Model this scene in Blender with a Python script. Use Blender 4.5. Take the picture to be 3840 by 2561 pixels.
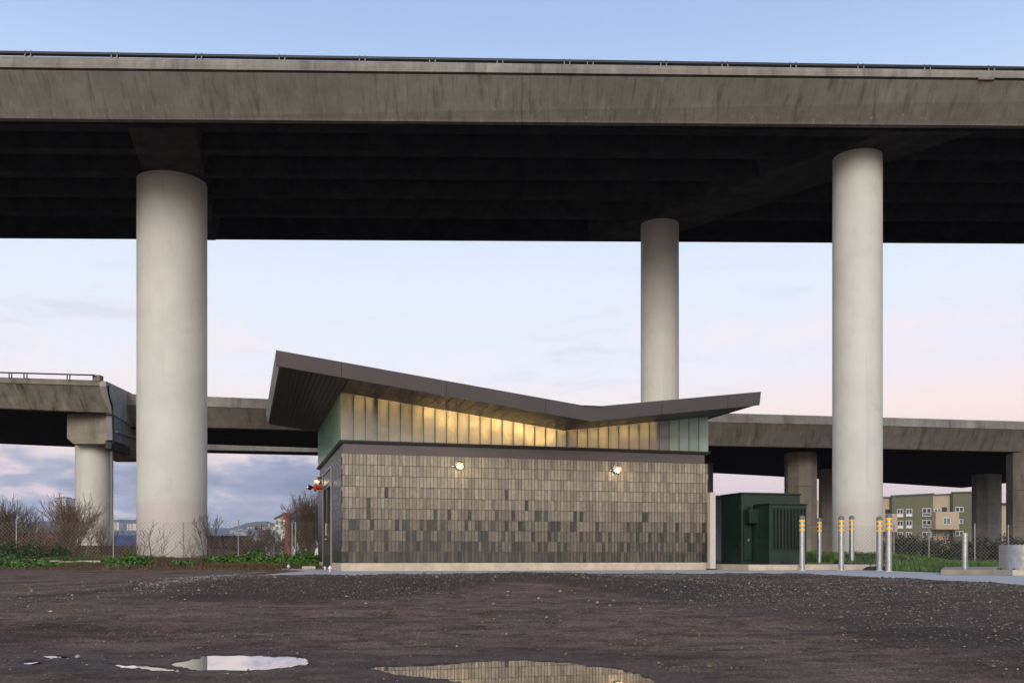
import bpy, bmesh, math, random
import numpy as np
from mathutils import Vector, Matrix

for o in list(bpy.data.objects): bpy.data.objects.remove(o)
S = bpy.context.scene
random.seed(7); RNG = np.random.default_rng(7)
R = math.radians

# ---------------------------------------------------------------- camera
H = 0.53                      # the camera stands low, on the tripod's shortest legs
cam_d = bpy.data.cameras.new('camera'); cam = bpy.data.objects.new('camera', cam_d)
S.collection.objects.link(cam)
cam.location = (0, 0, H); cam.rotation_euler = (R(90), 0, 0)
cam_d.sensor_width = 36; cam_d.lens = 33.75; cam_d.shift_y = 0.2108
cam_d.clip_start = 0.1; cam_d.clip_end = 20000
S.camera = cam
def W(px, py, D):             # point seen at pixel (3840 px wide photograph) at distance D
    return ((px-1920)/3600*D, D, H+(2090-py)/3600*D)
def WX(px, D): return (px-1920)/3600*D
def WZ(py, D): return H+(2090-py)/3600*D

# ---------------------------------------------------------------- world
S.view_settings.view_transform = 'Standard'; S.view_settings.look = 'None'
S.view_settings.exposure = 0.0; S.view_settings.gamma = 1
def lin(r, g, b):
    f = lambda c: (c/255/12.92) if c/255 <= .04045 else ((c/255+.055)/1.055)**2.4
    return (f(r), f(g), f(b), 1)
world = bpy.data.worlds.new('World'); S.world = world; world.use_nodes = True
nt = world.node_tree; nt.nodes.clear()
class NT:
    def __init__(s, tree): s.t = tree
    def n(s, typ, **kw):
        x = s.t.nodes.new(typ)
        for k, v in kw.items():
            if hasattr(x, k): setattr(x, k, v)
        return x
    def l(s, a, b): s.t.links.new(a, b)
    def val(s, sock, v):
        if isinstance(v, bpy.types.NodeSocket): s.l(v, sock)
        else: sock.default_value = v
    def math(s, op, a, b=0.0, clamp=False):
        m = s.n('ShaderNodeMath', operation=op); m.use_clamp = clamp
        s.val(m.inputs[0], a); s.val(m.inputs[1], b); return m.outputs[0]
    def ramp(s, fac, stops, interp='LINEAR'):
        r = s.n('ShaderNodeValToRGB'); r.color_ramp.interpolation = interp
        e = r.color_ramp.elements
        while len(e) > 1: e.remove(e[-1])
        e[0].position = stops[0][0]; e[0].color = stops[0][1]
        for p, c in stops[1:]:
            q = e.new(p); q.color = c
        s.l(fac, r.inputs[0]); return r.outputs[0]
    def sm(s, v, a, b, c=0.0, d=1.0):
        m = s.n('ShaderNodeMapRange'); m.interpolation_type = 'SMOOTHSTEP'
        s.val(m.inputs[0], v)
        for i, q in enumerate((a, b, c, d)): m.inputs[1+i].default_value = q
        return m.outputs[0]
    def mix(s, fac, a, b, mode='MIX'):
        m = s.n('ShaderNodeMix'); m.data_type = 'RGBA'; m.blend_type = mode
        s.val(m.inputs[0], fac); s.val(m.inputs[6], a); s.val(m.inputs[7], b); return m.outputs[2]
    def noise(s, vec, scale, detail=4, rough=.55, dist=0.0):
        m = s.n('ShaderNodeTexNoise'); m.inputs['Scale'].default_value = scale
        m.inputs['Detail'].default_value = detail; m.inputs['Roughness'].default_value = rough
        m.inputs['Distortion'].default_value = dist
        if vec is not None: s.l(vec, m.inputs['Vector'])
        return m.outputs[0]
    def mapping(s, vec, sc, loc=(0,0,0)):
        m = s.n('ShaderNodeMapping'); s.l(vec, m.inputs[0]); m.inputs['Scale'].default_value = sc
        m.inputs['Location'].default_value = loc; return m.outputs[0]
g = lambda v: (v, v, v, 1)
w = NT(nt)
tc = w.n('ShaderNodeTexCoord').outputs['Generated']
sx = w.n('ShaderNodeSeparateXYZ'); w.l(tc, sx.inputs[0]); dx, dy, dz = sx.outputs
SUN_EL, SUN_AZ = R(21), R(188)          # azimuth measured clockwise from +Y: behind the camera
sky = w.n('ShaderNodeTexSky'); sky.sky_type = 'NISHITA'; sky.sun_disc = False
sky.sun_elevation = SUN_EL; sky.sun_rotation = SUN_AZ
sky_n = w.mix(1.0, sky.outputs[0], g(0.10), 'MULTIPLY')
base = w.ramp(dz, [(0.0, lin(196,186,200)), (0.035, lin(216,202,212)), (0.10, lin(243,225,225)), (0.145, lin(253,238,234)),
                   (0.185, lin(240,240,250)), (0.26, lin(230,238,251)), (0.35, lin(214,229,251)), (0.42, lin(190,211,244)),
                   (0.47, lin(170,197,238)), (0.53, lin(155,186,233)), (0.75, lin(120,155,210)), (1.0, lin(100,135,200))])
# pinker to the right, a shade bluer to the left
base = w.mix(w.math('MULTIPLY', w.sm(dx, .05, .4), w.sm(dz, .30, .12)), base, w.mix(1.0, base, (1.03,.965,.95,1), 'MULTIPLY'))
# thin wisps high up
wn = w.noise(w.mapping(tc, (3.0, 3.0, 15)), 2.2, 6, .6, .4)
wis = w.math('MULTIPLY', w.sm(wn, .54, .78), w.math('MULTIPLY', w.sm(dz, .12, .19), w.sm(dz, .36, .24)))
base = w.mix(w.math('MULTIPLY', wis, .45), base, lin(205,205,222))
wn2 = w.noise(w.mapping(tc, (2.2, 2.2, 10), (3.1, 0, 1)), 2.0, 6, .62, .6)
wp = w.math('MULTIPLY', w.sm(wn2, .48, .72), w.math('MULTIPLY', w.sm(dz, .09, .17), w.sm(dz, .30, .20)))
base = w.mix(w.math('MULTIPLY', wp, .55), base, lin(255,236,234))
# the cloud bank low on the left
cn = w.noise(w.mapping(tc, (5, 5, 13), (0, 0, .55)), 1.5, 7, .58, .25)
edge = w.math('ADD', dz, w.math('MULTIPLY', w.math('SUBTRACT', cn, .5), -.11))
lft = w.sm(dx, .02, -.12)
bank = w.math('MULTIPLY', w.sm(edge, .101, .083), lft)
cn2 = w.noise(w.mapping(tc, (7, 7, 22), (1.7, 0, .2)), 1.2, 7, .58, .25)
ccol = w.ramp(cn2, [(.30, lin(112,124,156)), (.46, lin(142,152,182)), (.55, lin(176,178,202)), (.63, lin(232,214,222))])
ccol = w.mix(w.sm(dz, .055, .02), ccol, lin(160,170,196))
base = w.mix(w.math('MULTIPLY', bank, .95), base, ccol)
# after-sunset glow behind the camera
back = w.sm(dy, -.15, -.85)
glow = w.ramp(dz, [(0.0, (.90,.72,.56,1)), (.12, (1.3,1.10,.88,1)), (.45, (2.4,2.2,1.95,1)), (.7, (1.35,1.4,1.45,1)), (1, (.5,.62,.85,1))])
base = w.mix(w.math('MULTIPLY', back, .88), base, glow)
# below the horizon
base = w.mix(w.sm(dz, -.005, -.03), base, (.10,.09,.09,1))
side = w.sm(dx, .56, .92)
base = w.mix(w.math('MULTIPLY', side, .45), base, w.mix(1.0, base, (.42,.48,.60,1), 'MULTIPLY'))
allc = w.mix(.06, base, sky_n)
bg = w.n('ShaderNodeBackground'); w.l(allc, bg.inputs[0]); bg.inputs[1].default_value = 1.09
wo = w.n('ShaderNodeOutputWorld'); w.l(bg.outputs[0], wo.inputs[0])

sun_d = bpy.data.lights.new('sun', 'SUN'); sun = bpy.data.objects.new('sun', sun_d); S.collection.objects.link(sun)
sun_d.energy = 1.5; sun_d.angle = R(24); sun_d.color = (1.0, .93, .83)
sdir = Vector((math.sin(SUN_AZ)*math.cos(SUN_EL), math.cos(SUN_AZ)*math.cos(SUN_EL), math.sin(SUN_EL)))
sun.rotation_euler = sdir.to_track_quat('Z', 'Y').to_euler(); sun.location = (0, -20, 20)

# ---------------------------------------------------------------- object helpers
def tag(o, label=None, cat=None, group=None, kind=None):
    if label: o['label'] = label
    if cat: o['category'] = cat
    if group: o['group'] = group
    if kind: o['kind'] = kind
    return o
def empty(name, loc=(0,0,0), rz=0, label=None, cat=None, group=None):
    o = bpy.data.objects.new(name, None); S.collection.objects.link(o)
    o.location = loc; o.rotation_euler = (0, 0, rz); o.empty_display_size = .1
    return tag(o, label, cat, group)
class MB:
    def __init__(s): s.v = []; s.f = []; s.c = []
    def add(s, vs, fs, col=None):
        b = len(s.v); s.v += [tuple(v) for v in vs]; s.f += [tuple(i+b for i in f) for f in fs]
        s.c += [col]*len(fs)
    def box(s, x0, x1, y0, y1, z0, z1, col=None):
        s.add([(x0,y0,z0),(x1,y0,z0),(x1,y1,z0),(x0,y1,z0),(x0,y0,z1),(x1,y0,z1),(x1,y1,z1),(x0,y1,z1)],
              [(0,3,2,1),(4,5,6,7),(0,1,5,4),(1,2,6,5),(2,3,7,6),(3,0,4,7)], col); return s
    def prism(s, poly, z0, z1):           # polygon in xy (counter-clockwise), up z
        n = len(poly)
        s.add([(x,y,z0) for x,y in poly]+[(x,y,z1) for x,y in poly],
              [tuple(range(n))[::-1], tuple(range(n,2*n))]+[(i,(i+1)%n,n+(i+1)%n,n+i) for i in range(n)]); return s
    def loft(s, secs, cap=True):          # list of equal-length closed sections
        n = len(secs[0]); vs = [p for q in secs for p in q]; fs = []
        for k in range(len(secs)-1):
            for i in range(n):
                fs.append((k*n+i, k*n+(i+1)%n, (k+1)*n+(i+1)%n, (k+1)*n+i))
        if cap: fs += [tuple(range(n))[::-1], tuple((len(secs)-1)*n+i for i in range(n))]
        s.add(vs, fs); return s
    def tube(s, p, q, r, r2=None, n=8, cap=True):
        p, q = Vector(p), Vector(q); d = (q-p)
        if d.length < 1e-7: return s
        a = d.to_track_quat('Z', 'Y'); r2 = r if r2 is None else r2
        ring = lambda c, rr: [c+a@Vector((rr*math.cos(2*math.pi*i/n), rr*math.sin(2*math.pi*i/n), 0)) for i in range(n)]
        return s.loft([ring(p, r), ring(q, r2)], cap)
    def path(s, pts, r, n=6):
        for i in range(len(pts)-1): s.tube(pts[i], pts[i+1], r, n=n)
        return s
    def lathe(s, prof, c=(0,0,0), n=24, axis='Z'):
        secs = []
        for r, z in prof:
            sec = []
            for i in range(n):
                a = 2*math.pi*i/n; x, y = r*math.cos(a), r*math.sin(a)
                p = (x, y, z) if axis == 'Z' else ((x, -z, y) if axis == '-Y' else (-z, -x, y))
                sec.append((p[0]+c[0], p[1]+c[1], p[2]+c[2]))
            secs.append(sec)
        return s.loft(secs)
    def sphere(s, c, r, n=12, m=8, sc=(1,1,1)):
        prof = [(max(1e-4, math.sin(math.pi*k/m)), -math.cos(math.pi*k/m)) for k in range(m+1)]
        secs = [[(c[0]+sc[0]*r*a*math.cos(2*math.pi*i/n), c[1]+sc[1]*r*a*math.sin(2*math.pi*i/n), c[2]+sc[2]*r*z) for i in range(n)] for a, z in prof]
        return s.loft(secs)
    def build(s, name, mat, parent=None, smooth=False, bevel=0, fixn=True):
        me = bpy.data.meshes.new(name); me.from_pydata(s.v, [], s.f); me.materials.append(mat)
        if any(c is not None for c in s.c):
            at = me.color_attributes.new('tint', 'FLOAT_COLOR', 'CORNER'); arr = []
            for p, c in zip(s.f, s.c): arr += list(c or (1,1,1,1))*len(p)
            at.data.foreach_set('color', arr)
        if fixn:
            bm = bmesh.new(); bm.from_mesh(me); bmesh.ops.recalc_face_normals(bm, faces=bm.faces); bm.to_mesh(me); bm.free()
        o = bpy.data.objects.new(name, me); S.collection.objects.link(o)
        if parent: o.parent = parent
        if smooth:
            me.polygons.foreach_set('use_smooth', [True]*len(me.polygons))
            try: me.set_sharp_from_angle(angle=R(40))
            except Exception: pass
        if bevel:
            b = o.modifiers.new('bevel', 'BEVEL'); b.width = bevel; b.segments = 2; b.limit_method = 'ANGLE'; b.angle_limit = R(35)
        me.update(); return o
def np_mesh(name, V, F, mat, parent=None, tint=None, smooth=False):
    """V (n,3), F (m,k) arrays -> object; tint one RGBA per face"""
    me = bpy.data.meshes.new(name); V = np.asarray(V, dtype=np.float32); F = np.asarray(F, dtype=np.int32)
    m, k = F.shape
    me.vertices.add(len(V)); me.vertices.foreach_set('co', V.ravel())
    me.loops.add(m*k); me.loops.foreach_set('vertex_index', F.ravel())
    me.polygons.add(m); me.polygons.foreach_set('loop_start', np.arange(0, m*k, k, dtype=np.int32))
    me.polygons.foreach_set('loop_total', np.full(m, k, dtype=np.int32))
    if smooth: me.polygons.foreach_set('use_smooth', np.ones(m, dtype=bool))
    me.update(calc_edges=True); me.validate()
    if tint is not None:
        at = me.color_attributes.new('tint', 'FLOAT_COLOR', 'CORNER')
        at.data.foreach_set('color', np.repeat(np.asarray(tint, dtype=np.float32), k, axis=0).ravel())
    me.materials.append(mat)
    o = bpy.data.objects.new(name, me); S.collection.objects.link(o)
    if parent: o.parent = parent
    return o
def copy_tree(o, parent=None):
    c = o.copy(); S.collection.objects.link(c)
    if parent: c.parent = parent
    for ch in [x for x in S.objects if x.parent == o]: copy_tree(ch, c)
    return c

# ---------------------------------------------------------------- numpy noise
_perm = RNG.random((256, 256)).astype(np.float64)
def vnoise(x, y):
    xi = np.floor(x).astype(int); yi = np.floor(y).astype(int); fx = x-xi; fy = y-yi
    fx = fx*fx*(3-2*fx); fy = fy*fy*(3-2*fy)
    a = _perm[xi & 255, yi & 255]; b = _perm[(xi+1) & 255, yi & 255]; c = _perm[xi & 255, (yi+1) & 255]; d = _perm[(xi+1) & 255, (yi+1) & 255]
    return (a*(1-fx)+b*fx)*(1-fy)+(c*(1-fx)+d*fx)*fy
def fbm(x, y, o=4, r=.5):
    s = 0; a = 1; t = 0
    for k in range(o): s = s+a*vnoise(x*2**k+17*k, y*2**k+5*k); t += a; a *= r
    return s/t-.5
def ss(x, a, b):
    t = np.clip((x-a)/(b-a), 0, 1); return t*t*(3-2*t)

# ---------------------------------------------------------------- materials
def mat(name, col=(.5,.5,.5), rough=.7, metal=0.0, spec=None):
    m = bpy.data.materials.new(name); m.use_nodes = True
    b = m.node_tree.nodes['Principled BSDF']
    b.inputs['Base Color'].default_value = (*col, 1); b.inputs['Roughness'].default_value = rough; b.inputs['Metallic'].default_value = metal
    if spec is not None: b.inputs['Specular IOR Level'].default_value = spec
    return m, NT(m.node_tree), b
def bump(n, b, h, strength, dist):
    k = n.n('ShaderNodeBump'); k.inputs['Strength'].default_value = strength; k.inputs['Distance'].default_value = dist
    n.l(h, k.inputs['Height']); n.l(k.outputs[0], b.inputs['Normal'])
def objc(n): return n.n('ShaderNodeTexCoord').outputs['Object']
def noisy(name, c1, c2, scale=3, rough=.8, metal=0, bs=.3, bd=.01, bscale=30, stretch=(1,1,1), rr=0):
    m, n, b = mat(name, c1, rough, metal); v = n.mapping(objc(n), stretch)
    f = n.noise(v, scale, 6, .6)
    n.l(n.ramp(f, [(.32, (*c1, 1)), (.68, (*c2, 1))]), b.inputs['Base Color'])
    if rr: n.l(n.sm(f, .3, .7, rough-rr, rough+rr), b.inputs['Roughness'])
    bump(n, b, n.noise(v, bscale, 4, .6), bs, bd); return m
def concrete(name, c1, c2, streak=.5, sx_=2.2, soot_shade=(.04,.037,.032), lime=False, pock=0.0):
    m, n, b = mat(name, c1, .88); v = objc(n)
    big = n.noise(v, .35, 5, .6); f = n.noise(v, 2.2, 8, .65)
    c = n.mix(n.sm(f, .3, .7), (*c1, 1), (*c2, 1))
    st = n.noise(n.mapping(v, (sx_, sx_*.25, .10)), 1.6, 6, .6, .25)
    c = n.mix(n.math('MULTIPLY', n.sm(st, .50, .72), streak), c, (*soot_shade, 1))
    st3 = n.noise(n.mapping(v, (sx_*4, sx_*.4, .22), (5,0,0)), 1.3, 4, .6)
    c = n.mix(n.math('MULTIPLY', n.sm(st3, .52, .7), streak*.45), c, (*soot_shade, 1))
    st2 = n.noise(n.mapping(v, (sx_*.7, sx_*.2, .08), (9,3,0)), 1.7, 5, .6)
    c = n.mix(n.math('MULTIPLY', n.sm(st2, .56, .75), .45), c, tuple(min(1, x*1.5) for x in c2)+(1,))
    c = n.mix(n.math('MULTIPLY', n.sm(big, .35, .65), .25), c, (*soot_shade, 1))
    if pock:
        vo = n.n('ShaderNodeTexVoronoi'); n.l(v, vo.inputs['Vector']); vo.inputs['Scale'].default_value = 14
        pk = n.math('MULTIPLY', n.sm(vo.outputs['Distance'], .22, .1), n.sm(n.noise(v, .9, 3), .5, .62))
        c = n.mix(n.math('MULTIPLY', pk, pock), c, (.03,.028,.025,1))
    if lime:      # lime streaks leaching out along the lower edge, z is the drip line
        s = n.n('ShaderNodeSeparateXYZ'); n.l(v, s.inputs[0])
        ln = n.noise(n.mapping(v, (3.2, .4, 1.4)), 2.6, 7, .75, .6)
        zed = n.math('ADD', s.outputs[2], n.math('MULTIPLY', n.noise(n.mapping(v, (2.6,.3,.2)), 1.2, 5, .7), -1.0))
        lm = n.math('MULTIPLY', n.sm(ln, .60, .67), n.sm(zed, .02, -.32))
        c = n.mix(n.math('MULTIPLY', lm, .8), c, (.5,.5,.45,1))
    n.l(c, b.inputs['Base Color'])
    bump(n, b, n.math('ADD', n.noise(v, 26, 4, .6), n.math('MULTIPLY', f, .8)), .35, .02)
    return m
M = {}
M['conc_up'] = concrete('weathered concrete', (.215,.203,.178), (.262,.248,.22), .52, 2.6, lime=True, pock=.6)
M['conc_cap'] = concrete('rough parapet concrete', (.21,.195,.172), (.275,.258,.23), .55, 1.0, pock=.4)
M['conc_low'] = concrete('distant weathered concrete', (.25,.235,.21), (.33,.312,.28), .55, 1.8)
M['conc_stain'] = concrete('heavily stained concrete', (.22,.205,.17), (.34,.315,.26), 1.0, 1.5, soot_shade=(.022,.022,.016))
M['conc_lowcap'] = concrete('pale parapet concrete', (.40,.375,.34), (.47,.445,.41), .40, .9)
M['soot'] = noisy('soot stained concrete', (.012,.0115,.0115), (.026,.025,.024), 1.5, .9)  # these three darker concretes paint in the shade under the decks
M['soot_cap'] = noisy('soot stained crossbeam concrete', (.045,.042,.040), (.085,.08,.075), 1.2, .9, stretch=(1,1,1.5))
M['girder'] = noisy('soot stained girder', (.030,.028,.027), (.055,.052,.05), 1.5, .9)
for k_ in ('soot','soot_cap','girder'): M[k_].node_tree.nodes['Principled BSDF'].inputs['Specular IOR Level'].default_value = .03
M['pier'] = concrete('board formed pier concrete', (.26,.235,.19), (.33,.30,.25), .5, .6)
M['pier_grey'] = concrete('grey pier concrete', (.22,.22,.23), (.27,.27,.28), .3, .6)
def column_mat():
    m, n, b = mat('painted column', (.6,.58,.5), .75); v = objc(n)
    f = n.noise(v, .6, 5, .55); c = n.mix(n.sm(f, .35, .65), (.55,.555,.52,1), (.61,.612,.572,1))
    s = n.n('ShaderNodeSeparateXYZ'); n.l(v, s.inputs[0])
    z = n.math('ADD', s.outputs[2], n.math('MULTIPLY', n.noise(v, .7, 3), .9))
    c = n.mix(n.math('MULTIPLY', n.sm(z, 3.3, 2.7), .75), c, (.52,.475,.44,1))     # repainted lower part
    st = n.noise(n.mapping(v, (2.4,2.4,.07)), 1.4, 5, .6)
    c = n.mix(n.math('MULTIPLY', n.sm(st, .55, .75), .22), c, (.30,.28,.22,1))
    ring = n.math('FRACT', n.math('MULTIPLY', s.outputs[2], 1/2.44)); rg = n.math('MULTIPLY', n.sm(ring, .008, .0), .10)
    c = n.mix(rg, c, (.25,.24,.21,1))
    sp_ = n.math('MULTIPLY', n.sm(n.math('ADD', s.outputs[2], n.math('MULTIPLY', n.noise(v, 2.4, 6, .7), 1.1)), 1.25, .45), .5)
    c = n.mix(sp_, c, (.20,.16,.12,1))
    bl_ = n.noise(n.mapping(v, (1,1,.5)), 1.1, 7, .65, .8); c = n.mix(n.math('MULTIPLY', n.sm(bl_, .52, .72), .20), c, (.34,.32,.27,1))
    n.l(c, b.inputs['Base Color'])
    bump(n, b, n.noise(v, 9, 5, .6), .12, .02); return m
M['column'] = column_mat()
M['rail'] = mat('dark galvanised rail', (.035,.037,.04), .45, .6)[0]
M['post'] = mat('rail post', (.20,.19,.18), .6, .4)[0]
def tile_mat(name, rough, spec, bs):
    m, n, b = mat(name, (.3,.3,.3), rough, 0, spec); v = objc(n)
    at = n.n('ShaderNodeAttribute'); at.attribute_name = 'tint'
    f = n.noise(v, 11, 8, .7, .6)
    c = n.mix(1.0, at.outputs['Color'], n.ramp(f, [(.3, g(.74)), (.7, g(1.18))]), 'MULTIPLY')
    n.l(c, b.inputs['Base Color']); n.l(n.sm(f, .3, .7, rough-.1, rough+.14), b.inputs['Roughness'])
    bump(n, b, n.noise(v, 14, 7, .65, .5), bs, .012); return m
M['tile'] = tile_mat('cleft slate tile', .36, .7, .45)
M['tile_side'] = tile_mat('dark honed slate tile', .30, .5, .10)
M['grout'] = noisy('grout', (.20,.178,.15), (.26,.232,.195), 8)
M['grout_dark'] = noisy('dark grout', (.07,.07,.072), (.09,.09,.09), 8)
M['base'] = noisy('cast concrete plinth', (.40,.345,.275), (.56,.49,.40), 3.5, .85, bs=.25)
M['pad'] = noisy('concrete paving', (.34,.33,.335), (.42,.41,.415), 1.2, .8, bs=.25)
M['bronze'] = noisy('bronze grey sheet metal', (.105,.094,.098), (.125,.112,.116), 1.0, .38, .35, bs=.05)
M['bronze_dark'] = mat('dark sheet metal ledge', (.035,.036,.042), .4, .4)[0]
M['soffit'] = noisy('dark ribbed soffit', (.022,.02,.02), (.032,.03,.028), 3, .45, .1, bs=.05)
M['steel_dark'] = noisy('black steel', (.03,.03,.035), (.05,.05,.055), 4, .4, .5, bs=.05)
M['inside'] = mat('pale room lining', (.62,.52,.38), .8)[0]
def glass_mat(name, col, tr):
    m, n, b = mat(name, col, .22, 0, .6); v = objc(n)
    b.inputs['Coat Weight'].default_value = .6; b.inputs['Coat Roughness'].default_value = .12
    t = n.n('ShaderNodeBsdfTranslucent'); t.inputs[0].default_value = (*tr, 1)
    f = n.noise(n.mapping(v, (1.5,1.5,3)), 1.0, 4, .55, .5)
    x = n.n('ShaderNodeMixShader'); n.l(n.sm(f, .3, .7, .46, .72), x.inputs[0])
    n.l(b.outputs[0], x.inputs[1]); n.l(t.outputs[0], x.inputs[2])
    out = [q for q in m.node_tree.nodes if q.type == 'OUTPUT_MATERIAL'][0]; n.l(x.outputs[0], out.inputs[0])
    bump(n, b, n.noise(v, 60, 3), .05, .004); return m
M['glass'] = glass_mat('translucent channel glass', (.60,.585,.56), (.84,.80,.72))
M['glass_side'] = glass_mat('green channel glass', (.60,.76,.73), (.80,.95,.91))
M['joint'] = mat('green glass edge', (.03,.20,.11), .3)[0]
M['door'] = mat('dark door steel', (.05,.048,.055), .35, .5)[0]
M['frame'] = mat('door frame steel', (.30,.26,.22), .35, .6)[0]
M['chrome'] = mat('satin steel', (.62,.60,.55), .3, .9)[0]
M['red'] = mat('red enamel', (.62,.035,.015), .35)[0]
M['blackp'] = mat('black casting', (.02,.02,.025), .4, .3)[0]
M['white'] = mat('white paint', (.72,.72,.72), .5)[0]
M['cream_metal'] = noisy('pale painted steel', (.50,.455,.41), (.56,.51,.46), 2, .5, bs=.05)
M['green'] = noisy('dark green enamel', (.005,.019,.012), (.009,.029,.019), 2.2, .42, bs=.06, rr=.12)
M['green_dk'] = mat('black green louvre', (.004,.009,.007), .5)[0]
def galv():
    m, n, b = mat('galvanised steel', (.6,.6,.6), .36, .85); v = objc(n)
    vo = n.n('ShaderNodeTexVoronoi'); n.l(n.mapping(v, (1,1,.6)), vo.inputs['Vector']); vo.inputs['Scale'].default_value = 45
    n.l(n.ramp(vo.outputs['Color'], [(.2, (.42,.43,.45,1)), (.8, (.52,.52,.52,1))]), b.inputs['Base Color'])
    n.l(n.sm(n.noise(v, 12, 4), .3, .7, .28, .5), b.inputs['Roughness']); return m
M['galv'] = galv()
M['fpost'] = mat('weathered fence post', (.33,.33,.33), .55, .4)[0]
M['yellow'] = mat('yellow reflective tape', (.85,.48,.01), .45)[0]
M['capg'] = mat('grey bollard cap', (.13,.135,.15), .6)[0]
M['wire'] = mat('fence wire', (.27,.24,.21), .6, .2)[0]
def emis(name, col, s):
    m = bpy.data.materials.new(name); m.use_nodes = True; n = NT(m.node_tree); m.node_tree.nodes.clear()
    e = n.n('ShaderNodeEmission'); e.inputs[0].default_value = (*col, 1); e.inputs[1].default_value = s
    o = n.n('ShaderNodeOutputMaterial'); n.l(e.outputs[0], o.inputs[0]); return m
M['bulb'] = emis('lit lamp glass', (1, .78, .46), 4)
M['tube'] = emis('lit ceiling tube', (1, .62, .22), 3)
M['litwin'] = emis('lit window', (1, .55, .12), .8)
def leaf_mat(name, dark, light, tr=.25):
    m, n, b = mat(name, dark, .6); at = n.n('ShaderNodeAttribute'); at.attribute_name = 'tint'
    n.l(n.mix(n.math('MULTIPLY', at.outputs['Fac'], 1.0), (*dark, 1), (*light, 1)), b.inputs['Base Color']); return m
M['leaf'] = leaf_mat('weed leaf', (.022,.060,.012), (.11,.23,.03))
M['grass'] = leaf_mat('grass blade', (.025,.055,.010), (.10,.19,.03))
M['leaf_dark'] = leaf_mat('dark evergreen leaf', (.008,.014,.010), (.030,.045,.030))
M['ivy'] = leaf_mat('dark ivy leaf', (.010,.026,.009), (.04,.085,.022))
M['flower'] = mat('yellow flower', (.62,.55,.03), .6)[0]
M['dry'] = leaf_mat('dry straw', (.06,.035,.018), (.17,.105,.055))
M['twig'] = leaf_mat('bare twig', (.065,.045,.034), (.19,.135,.10))
M['ivory'] = mat('dark window glass', (.03,.04,.045), .15)[0]
M['wframe'] = mat('white window frame', (.65,.66,.66), .6)[0]

# ---------------------------------------------------------------- ground
def geo(a, b, s0, k, mx):        # spacing s0 growing by factor k up to mx
    r = [a]; s = s0
    while r[-1] < b: r.append(r[-1]+s); s = min(s*k, mx)
    return r
yl = [-400,-120,-40,-15,-6,-2,0,1,1.8,2.3] + geo(2.6, 6.2, .026, 1.0, .026)
yl += geo(yl[-1]+.03, 21, .032, 1.018, .16) + geo(21.2, 60, .22, 1.02, .8) + geo(61, 9000, 1.5, 1.12, 900)
hx = geo(.0, 2.7, .028, 1.0, .028); hx += geo(hx[-1]+.03, 12, .03, 1.02, .14); hx += geo(hx[-1]+.3, 40, .3, 1.03, 1.0) + geo(hx[-1]+30, 9000, 3, 1.25, 900)
hx = sorted(set(round(v, 4) for v in hx)); xl = [-v for v in hx[::-1] if v > 0]+hx
XL = np.array(xl); YL = np.array(sorted(set(yl)))
GX, GY = np.meshgrid(XL, YL)
def zw(px, py): D = H*3600/(py-2090); return (WX(px, D), D)
PUD = {
 'a': [(640,2490),(700,2476),(750,2464),(775,2457),(900,2455),(1030,2457),(1110,2461),(1152,2468),(1166,2480),(1152,2493),(1100,2503),(1000,2512),(880,2516),(780,2516),(700,2508)],
 'b': [(412,2489),(470,2492),(560,2498),(640,2507),(680,2515),(640,2518),(560,2512),(470,2503),(420,2496)],
 'c': [(80,2482),(115,2477),(150,2481),(158,2488),(120,2494),(88,2490)],
 'd': [(145,2457),(200,2456),(255,2464),(262,2470),(205,2469),(160,2463)],
 'e': [(1365,2508),(1420,2498),(1500,2496),(1600,2494),(1700,2487),(1800,2478),(1900,2474),(1960,2473),(2050,2480),(2130,2482),(2200,2496),(2300,2503),(2380,2522),(2440,2548),(2500,2600),(2450,2700),(2100,2720),(1850,2640),(1780,2568),(1640,2546),(1520,2534),(1430,2518)],
}
def sdist(px, py, poly):
    P = np.array(poly); inside = np.zeros(px.shape, bool); dm = np.full(px.shape, 1e9)
    for i in range(len(P)):
        a = P[i]; b = P[(i+1) % len(P)]
        t = np.clip(((px-a[0])*(b[0]-a[0])+(py-a[1])*(b[1]-a[1]))/((b[0]-a[0])**2+(b[1]-a[1])**2), 0, 1)
        dm = np.minimum(dm, np.hypot(px-a[0]-t*(b[0]-a[0]), py-a[1]-t*(b[1]-a[1])))
        c = ((a[1] > py) != (b[1] > py)) & (px < (b[0]-a[0])*(py-a[1])/(b[1]-a[1]+1e-12)+a[0]); inside ^= c
    return np.where(inside, -dm, dm)
def pudd(px, py):
    d = np.full(px.shape, 9.0)
    for k, pl in PUD.items(): d = np.minimum(d, sdist(px, py, [zw(*q) for q in pl]))
    return d
PAD_FRONT = [(-4.75,18.3),(-1,18.6),(1.5,19.2),(3.6,20.4),(5.2,21.3),(5.95,21.0),(6.12,19.5)]
def pad_edge(x):                 # Y where the paving starts
    return np.interp(x, [-4.75,-1,1.5,3.6,5.2,6.0,6.12], [18.3,18.6,19.2,20.4,21.3,21.1,11.0])
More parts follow.
